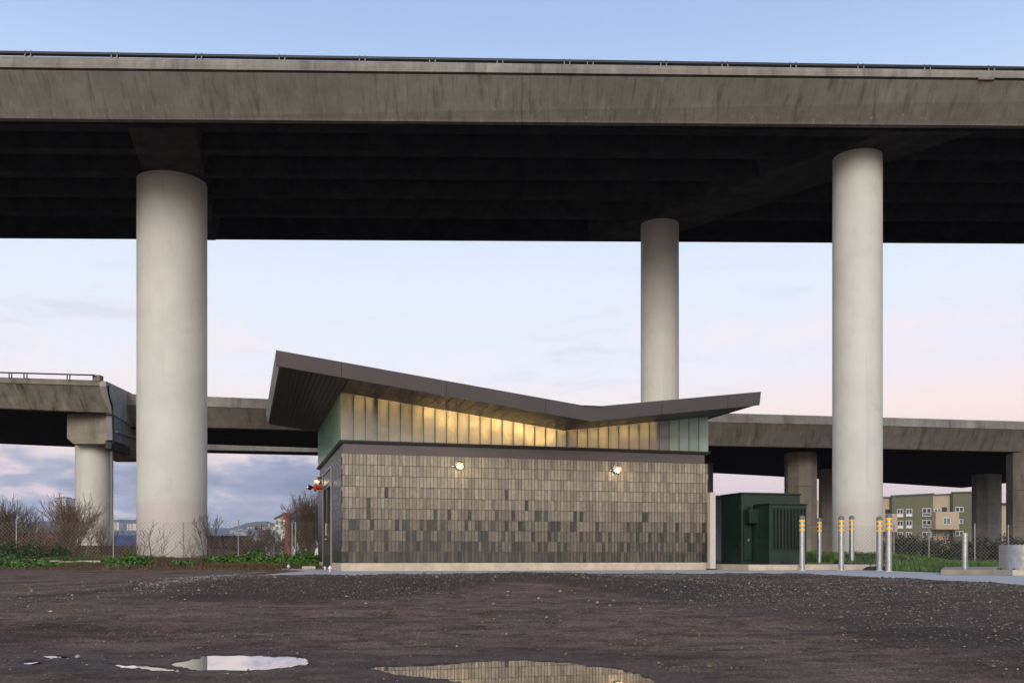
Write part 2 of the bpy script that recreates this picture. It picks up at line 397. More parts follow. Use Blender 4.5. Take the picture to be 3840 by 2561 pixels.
def base_z(x, y):
    e = pad_edge(x)
    r = ss(e-y, 8.4, 3.0)*.17*(1-ss(-x, 4.5, 9)*.0)
    r = np.where(x > 6.1, .17*ss(-(6.1-x), -2, .2), r)
    r2 = .17*ss(-(x-6.1), 4.2, .3)*ss(y, 2.5, 9)
    left = .175*ss(y, 9, 26)
    k = ss(x, -9.5, -4.8)
    z = left*(1-k)+r*k
    z = np.maximum(z, r2*ss(x, 0, 3))
    # gravel ridge in front of the pad
    z = z+.10*np.exp(-((y-13.6-.12*x-1.2*np.exp(-((x-.2)/1.3)**2))/1.8)**2)*ss(x, -6.5, -3.5)*ss(-x, -4.5, -1.5)
    # planted bank on the left, and rise behind
    bank = ss(y, 27.5, 33.5)*.30*ss(-x, 3.2, 6.2)
    z = z+bank+.65*ss(y, 40, 47)*ss(-x, 14, 19)*ss(-y, -75, -58)
    # grass mound on the right
    z = z+.40*np.exp(-((x-11.0)/2.7)**2-((y-29.5)/4.2)**2)+.16*ss(y, 27, 33)*ss(x, 2, 8)
    # scrape between mound and slab
    z = np.where(y > 60, z*(1-ss(y, 60, 110))+.25*ss(y, 60, 110), z)
    z = z-6*ss(y, 300, 2500)*0
    return z
near = (GY < 27) & (GY > 1) & (np.abs(GX) < 14)
pd = np.full(GX.shape, 5.0)
pm = (GY > 1.9) & (GY < 8.5) & (np.abs(GX) < 4)
pd[pm] = pudd(GX[pm], GY[pm])
nz = fbm(GX*1.1, GY*1.6, 4)*.052*ss(GY, 40, 20) + fbm(GX*7, GY*11, 4, .6)*.017*ss(GY, 24, 12) + fbm(GX*28, GY*34, 2)*.007*ss(GY, 11, 6)
under_pad = (GY > pad_edge(GX)) & (GX > -4.9) & (GX < 9.3) & (GY < 33)
pn = pd+fbm(GX*13, GY*13, 4, .6)*.045
dry = .003+.009*ss(pn, 0, .5)+.026*ss(pn, .4, 2.2)
wetz = np.where(pn < .0, -.035*ss(-pn, 0, .10)-.006, dry)
zz = base_z(GX, GY)+np.where(pn < .0, 0, 1)*np.maximum(nz*ss(pn, 0.05, 1.6), -.003)+np.where(GY < 12, wetz, .04*ss(-GY, -30, -12))
mud = ss(pn, .45, .05)*ss(GY, 8, 7)
zz = zz+np.where(pn > 0, mud*(np.abs(fbm(GX*14, GY*16, 3, .6))*.020), 0)+np.where(pn > .03, np.abs(fbm(GX*20, GY*26, 3, .7))*.024*ss(pn, .1, 1.4)*ss(GY, 16, 9)*(.35+ss(fbm(GX*1.5, GY*3, 3), -.05, .15)), 0)
zz = np.where(under_pad, np.minimum(zz, .185), zz)
for (ip, iy, a_, b_) in ((1760,2497,.055,.018),(1840,2496,.075,.022),(1650,2503,.05,.02),(1590,2500,.05,.02),(1990,2494,.11,.014),(1070,2500,.05,.012)):
    wx_, wy_ = zw(ip, iy); zz = zz+.021*np.exp(-((GX-wx_)/a_)**2-((GY-wy_)/b_)**2)*(.6+1.2*(fbm(GX*25, GY*25, 3)+.4))
for ry, am in ((6.9,.020),(8.3,.022),(5.75,.010)):    # old wheel ruts
    c_ = ry+.10*GX+.25*fbm(GX*.5, GX*0+ry, 2); zz = zz-am*np.exp(-((GY-c_)/.16)**2)*ss(np.abs(GX), 9, 5)*ss(pn,.15,.6)+am*.5*np.exp(-((GY-c_-.3)/.12)**2)*ss(np.abs(GX), 9, 5)*ss(pn,.3,.9)
ny, nx = GX.shape
V = np.stack([GX.ravel(), GY.ravel(), zz.ravel()], 1)
I = np.arange(ny*nx).reshape(ny, nx)
F = np.stack([I[:-1,:-1].ravel(), I[:-1,1:].ravel(), I[1:,1:].ravel(), I[1:,:-1].ravel()], 1)
def ground_mat():
    m, n, b = mat('wet dirt and gravel', (.1,.08,.075), .9, 0, .15); v = n.n('ShaderNodeNewGeometry').outputs['Position']
    sp = n.n('ShaderNodeSeparateXYZ'); n.l(v, sp.inputs[0]); X, Y, Z = sp.outputs
    a = n.noise(v, .55, 6, .6, .4); bn = n.noise(v, 5, 7, .68, .3); f = n.noise(v, 70, 5, .75)
    mid = n.noise(n.mapping(v, (1,2.2,1)), 1.6, 6, .62, .5)
    c = n.mix(n.sm(bn, .38, .62), (.112,.070,.054,1), (.205,.138,.108,1))
    c = n.mix(n.math('MULTIPLY', n.sm(mid, .46, .62), .75), c, (.265,.182,.146,1))
    c = n.mix(n.math('MULTIPLY', n.sm(a, .48, .66), .7), c, (.050,.034,.027,1))
    c = n.mix(1.0, c, n.ramp(f, [(.30, g(.35)), (.5, g(1.0)), (.70, g(2.1))]), 'MULTIPLY')
    # fine aggregate: pale and dark grains
    for sc, th, col, k in ((55, .16, (.42,.38,.34,1), .55), (90, .18, (.30,.27,.25,1), .5), (38, .20, (.02,.016,.014,1), .6)):
        vo = n.n('ShaderNodeTexVoronoi'); n.l(v, vo.inputs['Vector']); vo.inputs['Scale'].default_value = sc
        pick = n.math('MULTIPLY', n.sm(vo.outputs['Distance'], th+.1, th), n.sm(n.n('ShaderNodeSeparateColor').outputs[0], 0, 1))
        sc_ = n.n('ShaderNodeSeparateColor'); n.l(vo.outputs['Color'], sc_.inputs[0])
        pick = n.math('MULTIPLY', n.sm(vo.outputs['Distance'], th+.1, th), n.sm(sc_.outputs[0], .72, .8))
        c = n.mix(n.math('MULTIPLY', pick, k), c, col)
    bk = n.math('MULTIPLY', n.sm(n.math('ADD', Y, n.math('MULTIPLY', bn, 1.5)), 28.0, 29.0), n.sm(Y, 60, 45))
    c = n.mix(n.math('MULTIPLY', bk, .8), c, n.mix(n.sm(f, .3, .7), (.030,.018,.011,1), (.10,.062,.036,1)))
    # dark loose soil band up the slope to the paving
    gs = n.math('POWER', 2.718, n.math('MULTIPLY', n.math('POWER', n.math('DIVIDE', n.math('ADD', X, -.2), 1.3), 2.0), -1.0))
    e = n.math('MULTIPLY', n.sm(n.math('SUBTRACT', n.math('ADD', Y, n.math('MULTIPLY', bn, 1.6)), n.math('MULTIPLY', gs, 3.0)), 10.9, 11.7), n.sm(n.math('ADD', X, n.math('MULTIPLY', mid, .8)), -4.3, -3.3))
    c = n.mix(n.math('MULTIPLY', e, .80), c, n.mix(n.sm(f, .3, .7), (.038,.028,.021,1), (.105,.080,.062,1)))
    e2 = n.math('MULTIPLY', n.sm(n.math('ADD', X, n.math('ADD', n.math('MULTIPLY', Y, .12), n.math('MULTIPLY', bn, .8))), 3.1, 3.8), n.sm(Y, 3, 5.5))
    c = n.mix(n.math('MULTIPLY', e2, .6), c, n.mix(n.sm(f, .3, .7), (.040,.034,.031,1), (.100,.085,.078,1)))
    at = n.n('ShaderNodeAttribute'); at.attribute_name = 'wet'
    c = n.mix(n.math('MULTIPLY', at.outputs['Fac'], .55), c, (.042,.026,.020,1))
    n.l(c, b.inputs['Base Color'])
    n.l(n.sm(at.outputs['Fac'], 0, 1, .88, .45), b.inputs['Roughness'])
    bump(n, b, n.math('ADD', n.noise(v, 24, 6, .75), n.math('MULTIPLY', n.noise(v, 110, 3, .7), .5)), 1.0, .05)
    return m
gr = np_mesh('ground', V, F, ground_mat(), smooth=True); tag(gr, kind='structure')
wet = (ss(pn, .55, .02)*(GY < 8.5)*.95).ravel()
wa = gr.data.attributes.new('wet', 'FLOAT', 'POINT'); wa.data.foreach_set('value', wet.astype(np.float32))
def water_mat():
    m, n, b = mat('still water', (.012,.009,.008), .015, 0, .5); b.inputs['IOR'].default_value = 1.33
    v = n.n('ShaderNodeNewGeometry').outputs['Position']
    # a shallow sheet: murky floor under a mirror
    gl = n.n('ShaderNodeBsdfGlossy'); gl.inputs['Roughness'].default_value = .01; gl.inputs[0].default_value = (.93,.91,.90,1)
    fr = n.n('ShaderNodeFresnel'); fr.inputs[0].default_value = 1.33
    x = n.n('ShaderNodeMixShader'); n.l(n.sm(fr.outputs[0], .0, .62, .05, 1.0), x.inputs[0])
    di = n.n('ShaderNodeBsdfDiffuse'); di.inputs[0].default_value = (.03,.022,.018,1)
    n.l(di.outputs[0], x.inputs[1]); n.l(gl.outputs[0], x.inputs[2])
    out = [q for q in m.node_tree.nodes if q.type == 'OUTPUT_MATERIAL'][0]; n.l(x.outputs[0], out.inputs[0])
    bm_ = n.n('ShaderNodeBump'); bm_.inputs['Strength'].default_value = .02; bm_.inputs['Distance'].default_value = .002
    n.l(n.noise(v, 5, 2), bm_.inputs['Height']); n.l(bm_.outputs[0], gl.inputs['Normal'])
    return m
M['water'] = water_mat()
for k, (x0, x1, y0, y1) in {'a': (-2.4,-.8,4.1,5.6), 'c': (-2.75,-2.35,4.5,5.4), 'e': (-1.0,1.2,2.6,5.6)}.items():
    wb = MB(); wb.add([(x0,y0,0),(x1,y0,0),(x1,y1,0),(x0,y1,0)], [(0,1,2,3)])
    tag(wb.build('puddle', M['water']), kind='structure')

# concrete paving
pv = PAD_FRONT+[(6.14,8),(6.14,1.5),(9.35,1.5),(9.35,33),(-7.6,33),(-7.0,28.2),(-5.4,26.2)]
pb = MB(); pb.prism([(x,y) for x,y in pv], .10, .20)
tag(pb.build('paving', M['pad'], bevel=.01), kind='structure')

# ---------------------------------------------------------------- gravel
def gz(x, y):
    """height of the ground mesh by bilinear lookup"""
    x = np.asarray(x, float); y = np.asarray(y, float)
    i = np.clip(np.searchsorted(YL, y)-1, 0, ny-2); j = np.clip(np.searchsorted(XL, x)-1, 0, nx-2)
    fy = (y-YL[i])/(YL[i+1]-YL[i]); fx = (x-XL[j])/(XL[j+1]-XL[j])
    return (zz[i,j]*(1-fx)+zz[i,j+1]*fx)*(1-fy)+(zz[i+1,j]*(1-fx)+zz[i+1,j+1]*fx)*fy
def stones(name, x, y, s, tint, m, sink=.25):
    n = len(x); ic = np.array([(0,0,1),(.9,0,.1),(.3,.85,-.1),(-.75,.5,.15),(-.7,-.55,-.1),(.3,-.9,.05),(0,0,-.9)])
    fc = np.array([(0,1,2),(0,2,3),(0,3,4),(0,4,5),(0,5,1),(6,2,1),(6,3,2),(6,4,3),(6,5,4),(6,1,5)])
    V = ic[None]*(1+RNG.uniform(-.3,.3,(n,7,3)))
    sc = np.stack([s*RNG.uniform(.8,1.4,n), s*RNG.uniform(.7,1.1,n), s*RNG.uniform(.4,.8,n)], 1)
    V = V*sc[:,None]; a = RNG.uniform(0,6.28,n); ca, sa = np.cos(a)[:,None], np.sin(a)[:,None]
    X = V[:,:,0]*ca-V[:,:,1]*sa; Y = V[:,:,0]*sa+V[:,:,1]*ca
    Z = V[:,:,2]+(gz(x,y)+s*sink)[:,None]
    P = np.stack([X+x[:,None], Y+y[:,None], Z], 2).reshape(-1,3)
    Fa = (fc[None]+np.arange(n)[:,None,None]*7).reshape(-1,3)
    return np_mesh(name, P, Fa, m, tint=np.repeat(tint, 10, axis=0))
def stone_mat():
    m, n, b = mat('stone', (.3,.3,.3), .75); at = n.n('ShaderNodeAttribute'); at.attribute_name = 'tint'
    n.l(at.outputs['Color'], b.inputs['Base Color']); return m
M['stone'] = stone_mat()
def tints(n, lo, hi, warm=.0, pale=.08):
    v = RNG.uniform(lo, hi, n); p = RNG.random(n) < pale; v = np.where(p, RNG.uniform(.16,.36,n), v)
    wv = RNG.uniform(0, .25, n)+warm
    return np.stack([v*(1+wv*.7), v, v*(1-wv*.7), np.ones(n)], 1)
def sample(n, fx0, fx1, fy0, fy1, dens):
    x = RNG.uniform(fx0, fx1, n); y = RNG.uniform(fy0, fy1, n); k = RNG.random(n) < dens(x, y)
    x, y = x[k], y[k]; k = ~((y > pad_edge(x)-.02) & (x > -4.75)) & (gz(x, y) > .004); return x[k], y[k]
def lpx(x, y): return 1920+x/y*3600
x, y = sample(110000, -6, 6.1, 10.0, 20.5, lambda x, y: (.40*ss(y+fbm(x*.8,y*0)*2-3*np.exp(-((x-.2)/1.3)**2), 10.6, 11.4)+.02)*ss(x, -5.6, -3.4)+.02)
tag(stones('gravel', x, y, RNG.lognormal(-4.85,.40,len(x)), tints(len(x), .03, .12, .15, .05), M['stone']), kind='stuff')
x, y = sample(26000, 1.0, 6.1, 4.0, 12, lambda x, y: .75*ss(x+.12*y+fbm(x*2, y*2)*1.2, 2.9, 4.0)+.02)
tag(stones('gravel', x, y, RNG.lognormal(-5.05,.40,len(x)), tints(len(x), .03, .13, .15, .04), M['stone']), kind='stuff')
# pale gravel streak at the left end of the slope
def streak(x, y):
    p = lpx(x, y); d1 = np.exp(-((p-560-(14.0-y)*-38)/ (110+10*y))**2)
    t = ss(y, 11.0, 12.5)*(1-ss(y, 21.5, 24)); cx = np.interp(y, [11,12.5,14.5,17,21,24], [-4.35,-4.35,-4.75,-5.2,-5.7,-6.1])+fbm(y*1.2, y*0+3)*.35
    return t*np.exp(-((x-cx)/(.16+.03*y*ss(-y,-18,-11)))**2)*(.15+.85*ss(fbm(x*2.2,y*1.4,3), -.02, .14))+.05*ss(x,-7.5,-5)*ss(-x,3,4)*ss(-y,-15,-12)
x, y = sample(26000, -8.0, -2.8, 10.6, 24, streak)
tag(stones('gravel', x, y, RNG.lognormal(-4.5,.35,len(x)), tints(len(x), .09, .26, .0, .2), M['stone'], .2), kind='stuff')
x, y = sample(9000, -7.6, 7, 3.0, 15, lambda x, y: .5*np.exp(-((y-9)/6)**2)*(np.abs(x/y) < .56))
tag(stones('gravel', x, y, RNG.lognormal(-5.5,.5,len(x)), tints(len(x), .05, .18, .1, .12), M['stone']), kind='stuff')
# loose crumbs of dirt all over the lot
x, y = sample(170000, -9, 6.1, 2.9, 16, lambda x, y: (np.abs(x/y) < .57)*np.clip(.35+fbm(x*1.2,y*2.2,4)*2.2,.05,1)*(4/(y+1)))
tag(stones('dirt_crumbs', x, y, RNG.lognormal(-5.6,.5,len(x))*(.65+y*.06), tints(len(x), .045, .17, .35, .03), M['stone'], .3), kind='stuff')
# a few larger pale cobbles
x = np.array([WX(p, d) for p, d in ((2272,12.8),(2020,11.2),(2240,10.2),(2005,10.9),(1905,12.0),(2160,14.2),(2500,12.4),(1640,13.6),(2100,12.2),(2400,9.2),(2300,10.6),(1850,9.8))])
y = np.array([12.8,11.2,10.2,10.9,12.0,14.2,12.4,13.6,12.2,9.2,10.6,9.8])
for i in range(len(x)):
    o = stones('cobble', x[i:i+1], y[i:i+1], np.array([.018+.009*(i % 3)]), tints(1, .16, .28, .3, 0), M['stone'], .3)
    tag(o, 'pale rounded cobble lying on the dark soil in front of the brick building', 'stone', 'pale cobbles on the dark slope')

# ---------------------------------------------------------------- the upper viaduct
ANG = math.atan2(.6, 37.66)
up = empty('elevated_highway', (0, 35.3, 0), ANG, 'tall dark concrete highway viaduct crossing overhead on three thick round columns', 'viaduct')
def section_profile(k):            # k = 0 at the left of the frame, 1 at the right
    zb, zg, zt = H+16.0, H+17.24-.10*k, H+17.72-.27*k
    return zb, zg, zt
XA, XB = -46.0, 46.0
def k_of(x): return (x+18.7)/37.7
def extr(mb, prof_fn, xs):
    mb.loft([[(x, *p) for p in prof_fn(x)] for x in xs])
zoff = H+16.0
fa = MB()
def pf(x):
    zb, zg, zt = section_profile(k_of(x)); return [(0,zb),(-1.05,zg),(-1.0,zg),(.3,zg),(.3,zb+.02)]
kink = -14.55
extr(fa, lambda x: [(0,0.0),(-.05,.06),(-1.05,section_profile(k_of(x))[1]-zoff+(.02 if x < kink else 0)),(.25,section_profile(k_of(x))[1]-zoff),(.25,.0)], [XA,kink,kink+.35,XB])
o = fa.build('fascia', M['conc_up'], up); o.location.z = zoff
cp = MB()
extr(cp, lambda x: [(-.80,section_profile(k_of(x))[1]-zoff+.0),(-.80,section_profile(k_of(x))[1]-zoff+.045),(-1.12,section_profile(k_of(x))[1]-zoff+.06),
     (-1.12,section_profile(k_of(x))[1]-zoff+.22),(-1.02,section_profile(k_of(x))[2]-zoff),(-.78,section_profile(k_of(x))[2]-zoff),(-.6,section_profile(k_of(x))[1]-zoff)], [XA,XB])
o = cp.build('parapet', M['conc_cap'], up); o.location.z = zoff
# joint collar in the parapet on the right
cj = MB(); xj = WX(3700, 34.4)
cj.box(xj-.30, xj+.30, -1.135, -.85, section_profile(k_of(xj))[1]-.02, section_profile(k_of(xj))[2]-.2)
cj.build('joint_collar', M['conc_cap'], up, bevel=.04)
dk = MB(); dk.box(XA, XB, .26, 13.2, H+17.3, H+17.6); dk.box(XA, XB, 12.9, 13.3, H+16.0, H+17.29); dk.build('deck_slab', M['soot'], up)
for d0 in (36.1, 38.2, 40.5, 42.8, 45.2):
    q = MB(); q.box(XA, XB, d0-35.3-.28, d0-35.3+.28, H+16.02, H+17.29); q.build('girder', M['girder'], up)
# soffit haunch just behind the fascia
inv = Matrix.Rotation(-ANG, 3, 'Z')
def loc(x, y): v = inv@Vector((x, y-35.3, 0)); return v.x, v.y
def crossbeam(p0, p1, half, flare):
    a = Vector(loc(*p0)); b = Vector(loc(*p1)); q = MB()
    for (pa, pb) in ((a, b),):
        n = Vector((1, 0)) # cut parallel to the deck edges
        z0, z1 = H+15.92, H+17.28
        sec = lambda c: [(c.x-half, c.y, z0), (c.x+half, c.y, z0), (c.x+half+flare, c.y, z1), (c.x-half-flare, c.y, z1)]
        q.loft([sec(pa), sec(pb)])
    q.build('crossbeam', M['soot_cap'], up)
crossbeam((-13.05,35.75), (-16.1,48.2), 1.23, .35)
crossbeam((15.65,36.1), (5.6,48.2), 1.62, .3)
def round_col(px, D, r, z0, name='column'):
    x, y = WX(px, D), D; q = MB(); lx, ly = loc(x, y)
    q.lathe([(r*1.0, 0), (r*1.0, H+15.93-z0)], n=72)
    o = q.build(name, M['column'], up, smooth=True); o.location = (lx, ly, z0); return o
round_col(646, 40.9, 1.425, .30); round_col(3215, 38.3, .951, .10); round_col(2474, 46.0, .905, .10)
ft = MB(); lx, ly = loc(WX(646, 40.9), 40.9); ft.lathe([(1.62,.2),(1.62,.50),(1.58,.53)], (lx,ly,0), 72); ft.build('footing', M['base'], up)
# railing
rl = empty('railing', (0,0,0)); rl.parent = up
railz = lambda x: H+17.90-.27*k_of(x)
q = MB(); q.tube((XA,-.92,railz(XA)), (XB,-.92,railz(XB)), .078, n=10); q.build('rail', M['rail'], rl, smooth=True)
px_posts = [p*1.6334 for p in (70,267,460,650,833,993,1147,1300,1353,1520,1660,1816,1970,2122,2268)]
posts = [WX(p, 34.25+.6*p/3840) for p in px_posts]
posts = [-28,-25,-22.0]+posts+[21.2,23.8,26.4]
for xx in posts:
    q = MB(); zt = section_profile(k_of(xx))[2]
    for s in (-.10, .10):
        q.loft([[(xx+s-.018,-1.02,zt-.05),(xx+s+.018,-1.02,zt-.05),(xx+s+.018,-.80,zt-.05),(xx+s-.018,-.80,zt-.05)],
                [(xx+s-.018,-.97,railz(xx)+.09),(xx+s+.018,-.97,railz(xx)+.09),(xx+s+.018,-.87,railz(xx)+.09),(xx+s-.018,-.87,railz(xx)+.09)]])
    q.tube((xx-.1,-.92,railz(xx)+.05),(xx+.1,-.92,railz(xx)+.05), .012, n=6)
    q.build('rail_post', M['post'], rl)

# ---------------------------------------------------------------- the lower viaduct behind
lo = empty('lower_viaduct', (0, 55, 0), 0, 'lower concrete viaduct running behind the small building with a pale parapet', 'viaduct')
def DN(px): return 54.88/(1-.2*(px-1920)/3600)
secs = [(474,1597,1519,1476,1660),(775,1602,1524,1486,1669),(1188,1613,1540,1503,1681),(1900,1640,1562,1528,1722),(2658,1670,1583,1548,1758),(3313,1682,1598,1566,1781),(3840,1694,1612,1581,1800),(4700,1712,1634,1606,1830)]
def deck(secs, parent, dfn, lean=.9, lowm='conc_low', capm='conc_lowcap', x_off=0):
    A, B, C = [], [], []
    for px, yb, ys, yt, yf in secs:
        D = dfn(px); x, _, z = W(px, yb, D); Df = (z-H)*3600/(2090-yf)
        xg = WX(px, D); zg = WZ(ys, D-lean); zt = WZ(yt, D-lean+.05)
        A.append([(xg,D-55,z),(xg,D-lean-55,zg),(xg,D-.1-55,zg),(xg,D+.4-55,z)])
        B.append([(xg,D-lean-.05-55,zg+.01),(xg,D-lean+.02-55,zt),(xg,D-lean+.3-55,zt),(xg,D-lean+.6-55,zg+.01)])
        xf = xg+(Df-D)*-.2
        C.append([(xg,D+.1-55,z+.02),(xf,Df-55,z+.02),(xf,Df+.6-55,zg),(xg,D-.05-55,zg-.02)])
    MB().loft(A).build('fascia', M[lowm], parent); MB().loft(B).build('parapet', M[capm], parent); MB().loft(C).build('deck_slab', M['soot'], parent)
deck(secs, lo, DN)
# further carriageway seen under it on the left
secs2 = [(440,1662,1600,1580,1690),(775,1686,1610,1590,1700),(1188,1694,1620,1600,1709),(1700,1712,1640,1620,1727)]
farv = empty('far_ramp', (0, 55, 0), 0, 'thin strip of a farther ramp seen below the lower viaduct left of the building', 'viaduct')
deck(secs2, farv, lambda px: 66+ (px-775)*.002, .25, 'conc_lowcap', 'conc_lowcap')
def octpier(px0, px1, D, z1, z0, m, name='pier', par=lo, tw=.0):
    r = (px1-px0)/2/3600*D/.98; x = WX((px0+px1)/2, D); q = MB()
    for a, b in ((z0, z0+(z1-z0)*.33), (z0+(z1-z0)*.33+.02, z0+(z1-z0)*.66), (z0+(z1-z0)*.66+.02, z1)):
        q.prism([(x+r*1.04*math.cos(R(22.5+45*i)), D-55+r*1.04*math.sin(R(22.5+45*i))) for i in range(8)], a, b)
    q.prism([(x+r*1.0*math.cos(R(22.5+45*i)), D-55+r*1.0*math.sin(R(22.5+45*i))) for i in range(8)], z0+.1, z1-.1)
    return q.build(name, m, par, bevel=.02)
octpier(2946, 3058, 62, WZ(1680,62), .1, M['pier']); octpier(3075, 3170, 70, WZ(1760,70), .1, M['pier'])
octpier(3652, 3748, 69, WZ(1780,69), .1, M['pier_grey']); octpier(3784, 3910, 62, WZ(1700,62), .1, M['pier'])
octpier(2560, 2671, 67, WZ(1740,67), .1, M['pier_grey'])
# the end of the ramp on the left
rp = empty('ramp_end', (0, 55, 0), 0, 'blunt end of a stained concrete ramp resting on one round column at the left', 'viaduct')
secs3 = [(-900,1495,1403,1379,1650),(0,1529.6,1435,1413.6,1679),(410,1547,1448,1427,1697)]
def DL(px): return 45+1.4*px/410 if px > 0 else 45+1.4*px/410*.95
deck(secs3, rp, DL, .9, 'conc_stain', 'conc_cap')
def ex_(y): return np.interp(y, [45, 46.5, 51.3], [WX(408,45.6), WX(424,46.6), WX(496,51.3)])
def endslab(pts, off, th, m, nm):
    P_ = [(y_, WZ(py_, y_)) for y_, py_ in pts]; q = MB()
    q.loft([[(float(ex_(a))+off,a-55,b) for a,b in P_],[(float(ex_(a))+off-th,a-55,b) for a,b in P_]]); return q.build(nm, m, rp)
endslab([(45.45,1429),(51.2,1475),(51.2,1596),(46.5,1552),(45.42,1448)], 0, .3, M['conc_lowcap'], 'end_wall')  # the paler concrete here paints in skylight on the ramp's end
endslab([(46.7,1556),(51.2,1600),(51.2,1676),(46.7,1650)], -.04, .3, M['pier_grey'], 'diaphragm')
endslab([(46.9,1652),(51.2,1678),(51.2,1706),(46.9,1682)], -.12, .3, M['soot_cap'], 'bottom_flange')
q = MB(); q.path([(float(ex_(y_))+.12, y_-55, WZ(py_,y_)) for y_, py_ in ((46.9,1618),(49,1629),(51.2,1640))], .06, 8); q.build('drain_pipe', M['pier_grey'], rp)
q = MB(); q.path([(float(ex_(y_))+.02, y_-55, WZ(py_,y_)) for y_, py_ in ((45.7,1445),(45.8,1480),(46.4,1520),(46.5,1570),(46.6,1610),(46.7,1664))], .045, 6); q.build('joint_strip', M['blackp'], rp)
q = MB(); D0 = 46.9   # pier head
xa, xb = WX(251,D0), WX(414,D0); za, zb_ = WZ(1664,D0), WZ(1552,D0)+.25
pr = [(xa,za+.28),(xa+.3,za),(xb-.3,za),(xb,za+.28),(xb,zb_),(xa,zb_)]
q.loft([[(a,D0-55,b) for a,b in pr],[(a-1.6,D0+9-55,b) for a,b in pr]]); q.build('pier_head', M['pier'], rp, bevel=.02)
q = MB(); q.lathe([(.86,.3),(.86,za+.05)], (WX(351,48.4),48.4-55,0), 48); q.build('column', M['column'], rp, smooth=True)
q = MB(); q.tube((WX(419,47.9),47.9-55,.3),(WX(419,47.9),47.9-55,WZ(1668,47.9)), .075, n=10); q.build('downpipe', M['post'], rp)
q = MB(); zr = lambda a: WZ(1399+11*a/350, 44.4+1.3*a/410)
q.tube((WX(-600,42.4),42.5-55,zr(-600)),(WX(355,45.3),45.3-55,zr(355)), .035, n=6)
for a in (-200,34,44,90,101,252,262): q.tube((WX(a,44.2+1.2*a/410),44.2+1.2*a/410-55,zr(a)),(WX(a,44.2+1.2*a/410),44.2+1.2*a/410-55,zr(a)-.25), .03, n=6)
q.build('rail', M['rail'], rp)
q = MB(); q.box(WX(350,45.5),WX(378,45.5),45.4-55,45.8-55,WZ(1430,45.5),WZ(1407,45.5)); q.build('end_block', M['conc_cap'], rp)

# ---------------------------------------------------------------- the small building
A = math.atan2(.27, .963); ORI = (-4.178, 23.5, .20)
bd = empty('pump_station', ORI, A, 'small slate tiled building with a dark butterfly roof and a glowing glass band', 'building')
L, WD = 9.9, 7.6; Z_T0, Z_T1 = .20, 2.88
def bl(t, s, z=0): c, s_ = math.cos(A), math.sin(A); return (ORI[0]+t*c-s*s_, ORI[1]+t*s_+s*c, ORI[2]+z)
q = MB(); q.box(.0, L, .0, WD, -.1, .197); q.build('plinth', M['base'], bd, bevel=.01)
q = MB(); q.box(.03, L-.03, .03, WD-.03, .198, Z_T1-.004); q.build('wall', M['grout'], bd)
# slate tiles on the front
q = MB(); NR, NC = 10, 112; tw, th = L/NC, (Z_T1-Z_T0)/NR
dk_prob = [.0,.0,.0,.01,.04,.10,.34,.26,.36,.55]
tone_row = [.28,.265,.255,.235,.21,.18,.14,.12,.10,.072]  # dark tiles and falling row tones paint in mirrored ground below, sky above
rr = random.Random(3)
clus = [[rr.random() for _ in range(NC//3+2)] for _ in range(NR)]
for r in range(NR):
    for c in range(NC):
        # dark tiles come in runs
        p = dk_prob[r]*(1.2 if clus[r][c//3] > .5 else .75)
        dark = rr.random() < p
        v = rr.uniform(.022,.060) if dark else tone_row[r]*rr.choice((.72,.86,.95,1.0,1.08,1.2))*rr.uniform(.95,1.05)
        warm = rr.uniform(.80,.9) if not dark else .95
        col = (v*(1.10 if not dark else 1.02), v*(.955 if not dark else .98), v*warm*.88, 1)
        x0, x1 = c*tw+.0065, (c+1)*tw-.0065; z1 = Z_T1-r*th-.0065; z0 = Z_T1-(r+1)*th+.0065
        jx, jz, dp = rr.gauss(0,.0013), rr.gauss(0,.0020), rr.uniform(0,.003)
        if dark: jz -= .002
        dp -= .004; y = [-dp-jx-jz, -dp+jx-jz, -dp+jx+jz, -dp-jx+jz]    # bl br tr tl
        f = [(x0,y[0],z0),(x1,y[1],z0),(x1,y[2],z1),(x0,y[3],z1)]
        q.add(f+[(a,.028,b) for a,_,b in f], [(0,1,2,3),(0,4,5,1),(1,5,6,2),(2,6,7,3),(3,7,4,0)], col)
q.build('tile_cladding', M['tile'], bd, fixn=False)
def side_tiles(xs, s0, s1, nrm, name):
    q = MB(); n = max(1, round((s1-s0)/tw/1.6)); w_ = (s1-s0)/n
    for r in range(NR):
        for c in range(n):
            v = rr.uniform(.012,.028); col = (v*.92, v, v*1.25, 1)  # dark bluish tint paints in the shade of the side walls
            a0, a1 = s0+c*w_+.002, s0+(c+1)*w_-.002; z1 = Z_T1-r*th-.003; z0 = Z_T1-(r+1)*th+.003
            j = rr.gauss(0,.0008); k = rr.gauss(0,.0008)
            f = [(xs+nrm*(.0+j+k),a0,z0),(xs+nrm*(j-k),a1,z0),(xs+nrm*(-j-k),a1,z1),(xs+nrm*(-j+k),a0,z1)]
            q.add(f+[(xs-nrm*.028,b,c_) for _,b,c_ in f], [(0,1,2,3),(0,4,5,1),(1,5,6,2),(2,6,7,3),(3,7,4,0)], col)
    return q.build(name, M['tile_side'], bd)
D0s, D1s = 2.62, 5.35      # door opening
side_tiles(0, .0, D0s, -1, 'side_tiles'); side_tiles(0, D1s, WD, -1, 'side_tiles'); side_tiles(L, 0, WD, 1, 'side_tiles')
q = MB(); q.box(.05, L-.09, .05, WD-.05, Z_T1, 3.14); q.build('metal_band', M['bronze'], bd)
q = MB(); q.box(-.02, L+.02, -.02, WD+.02, 3.141, 3.165); q.box(-.045, L+.045, -.045, WD+.045, 3.167, 3.21); q.build('ledge', M['bronze_dark'], bd, bevel=.006)
VAL = 5.75
def sof(t): return 3.62+.127*abs(t-VAL)     # underside of roof above local zero
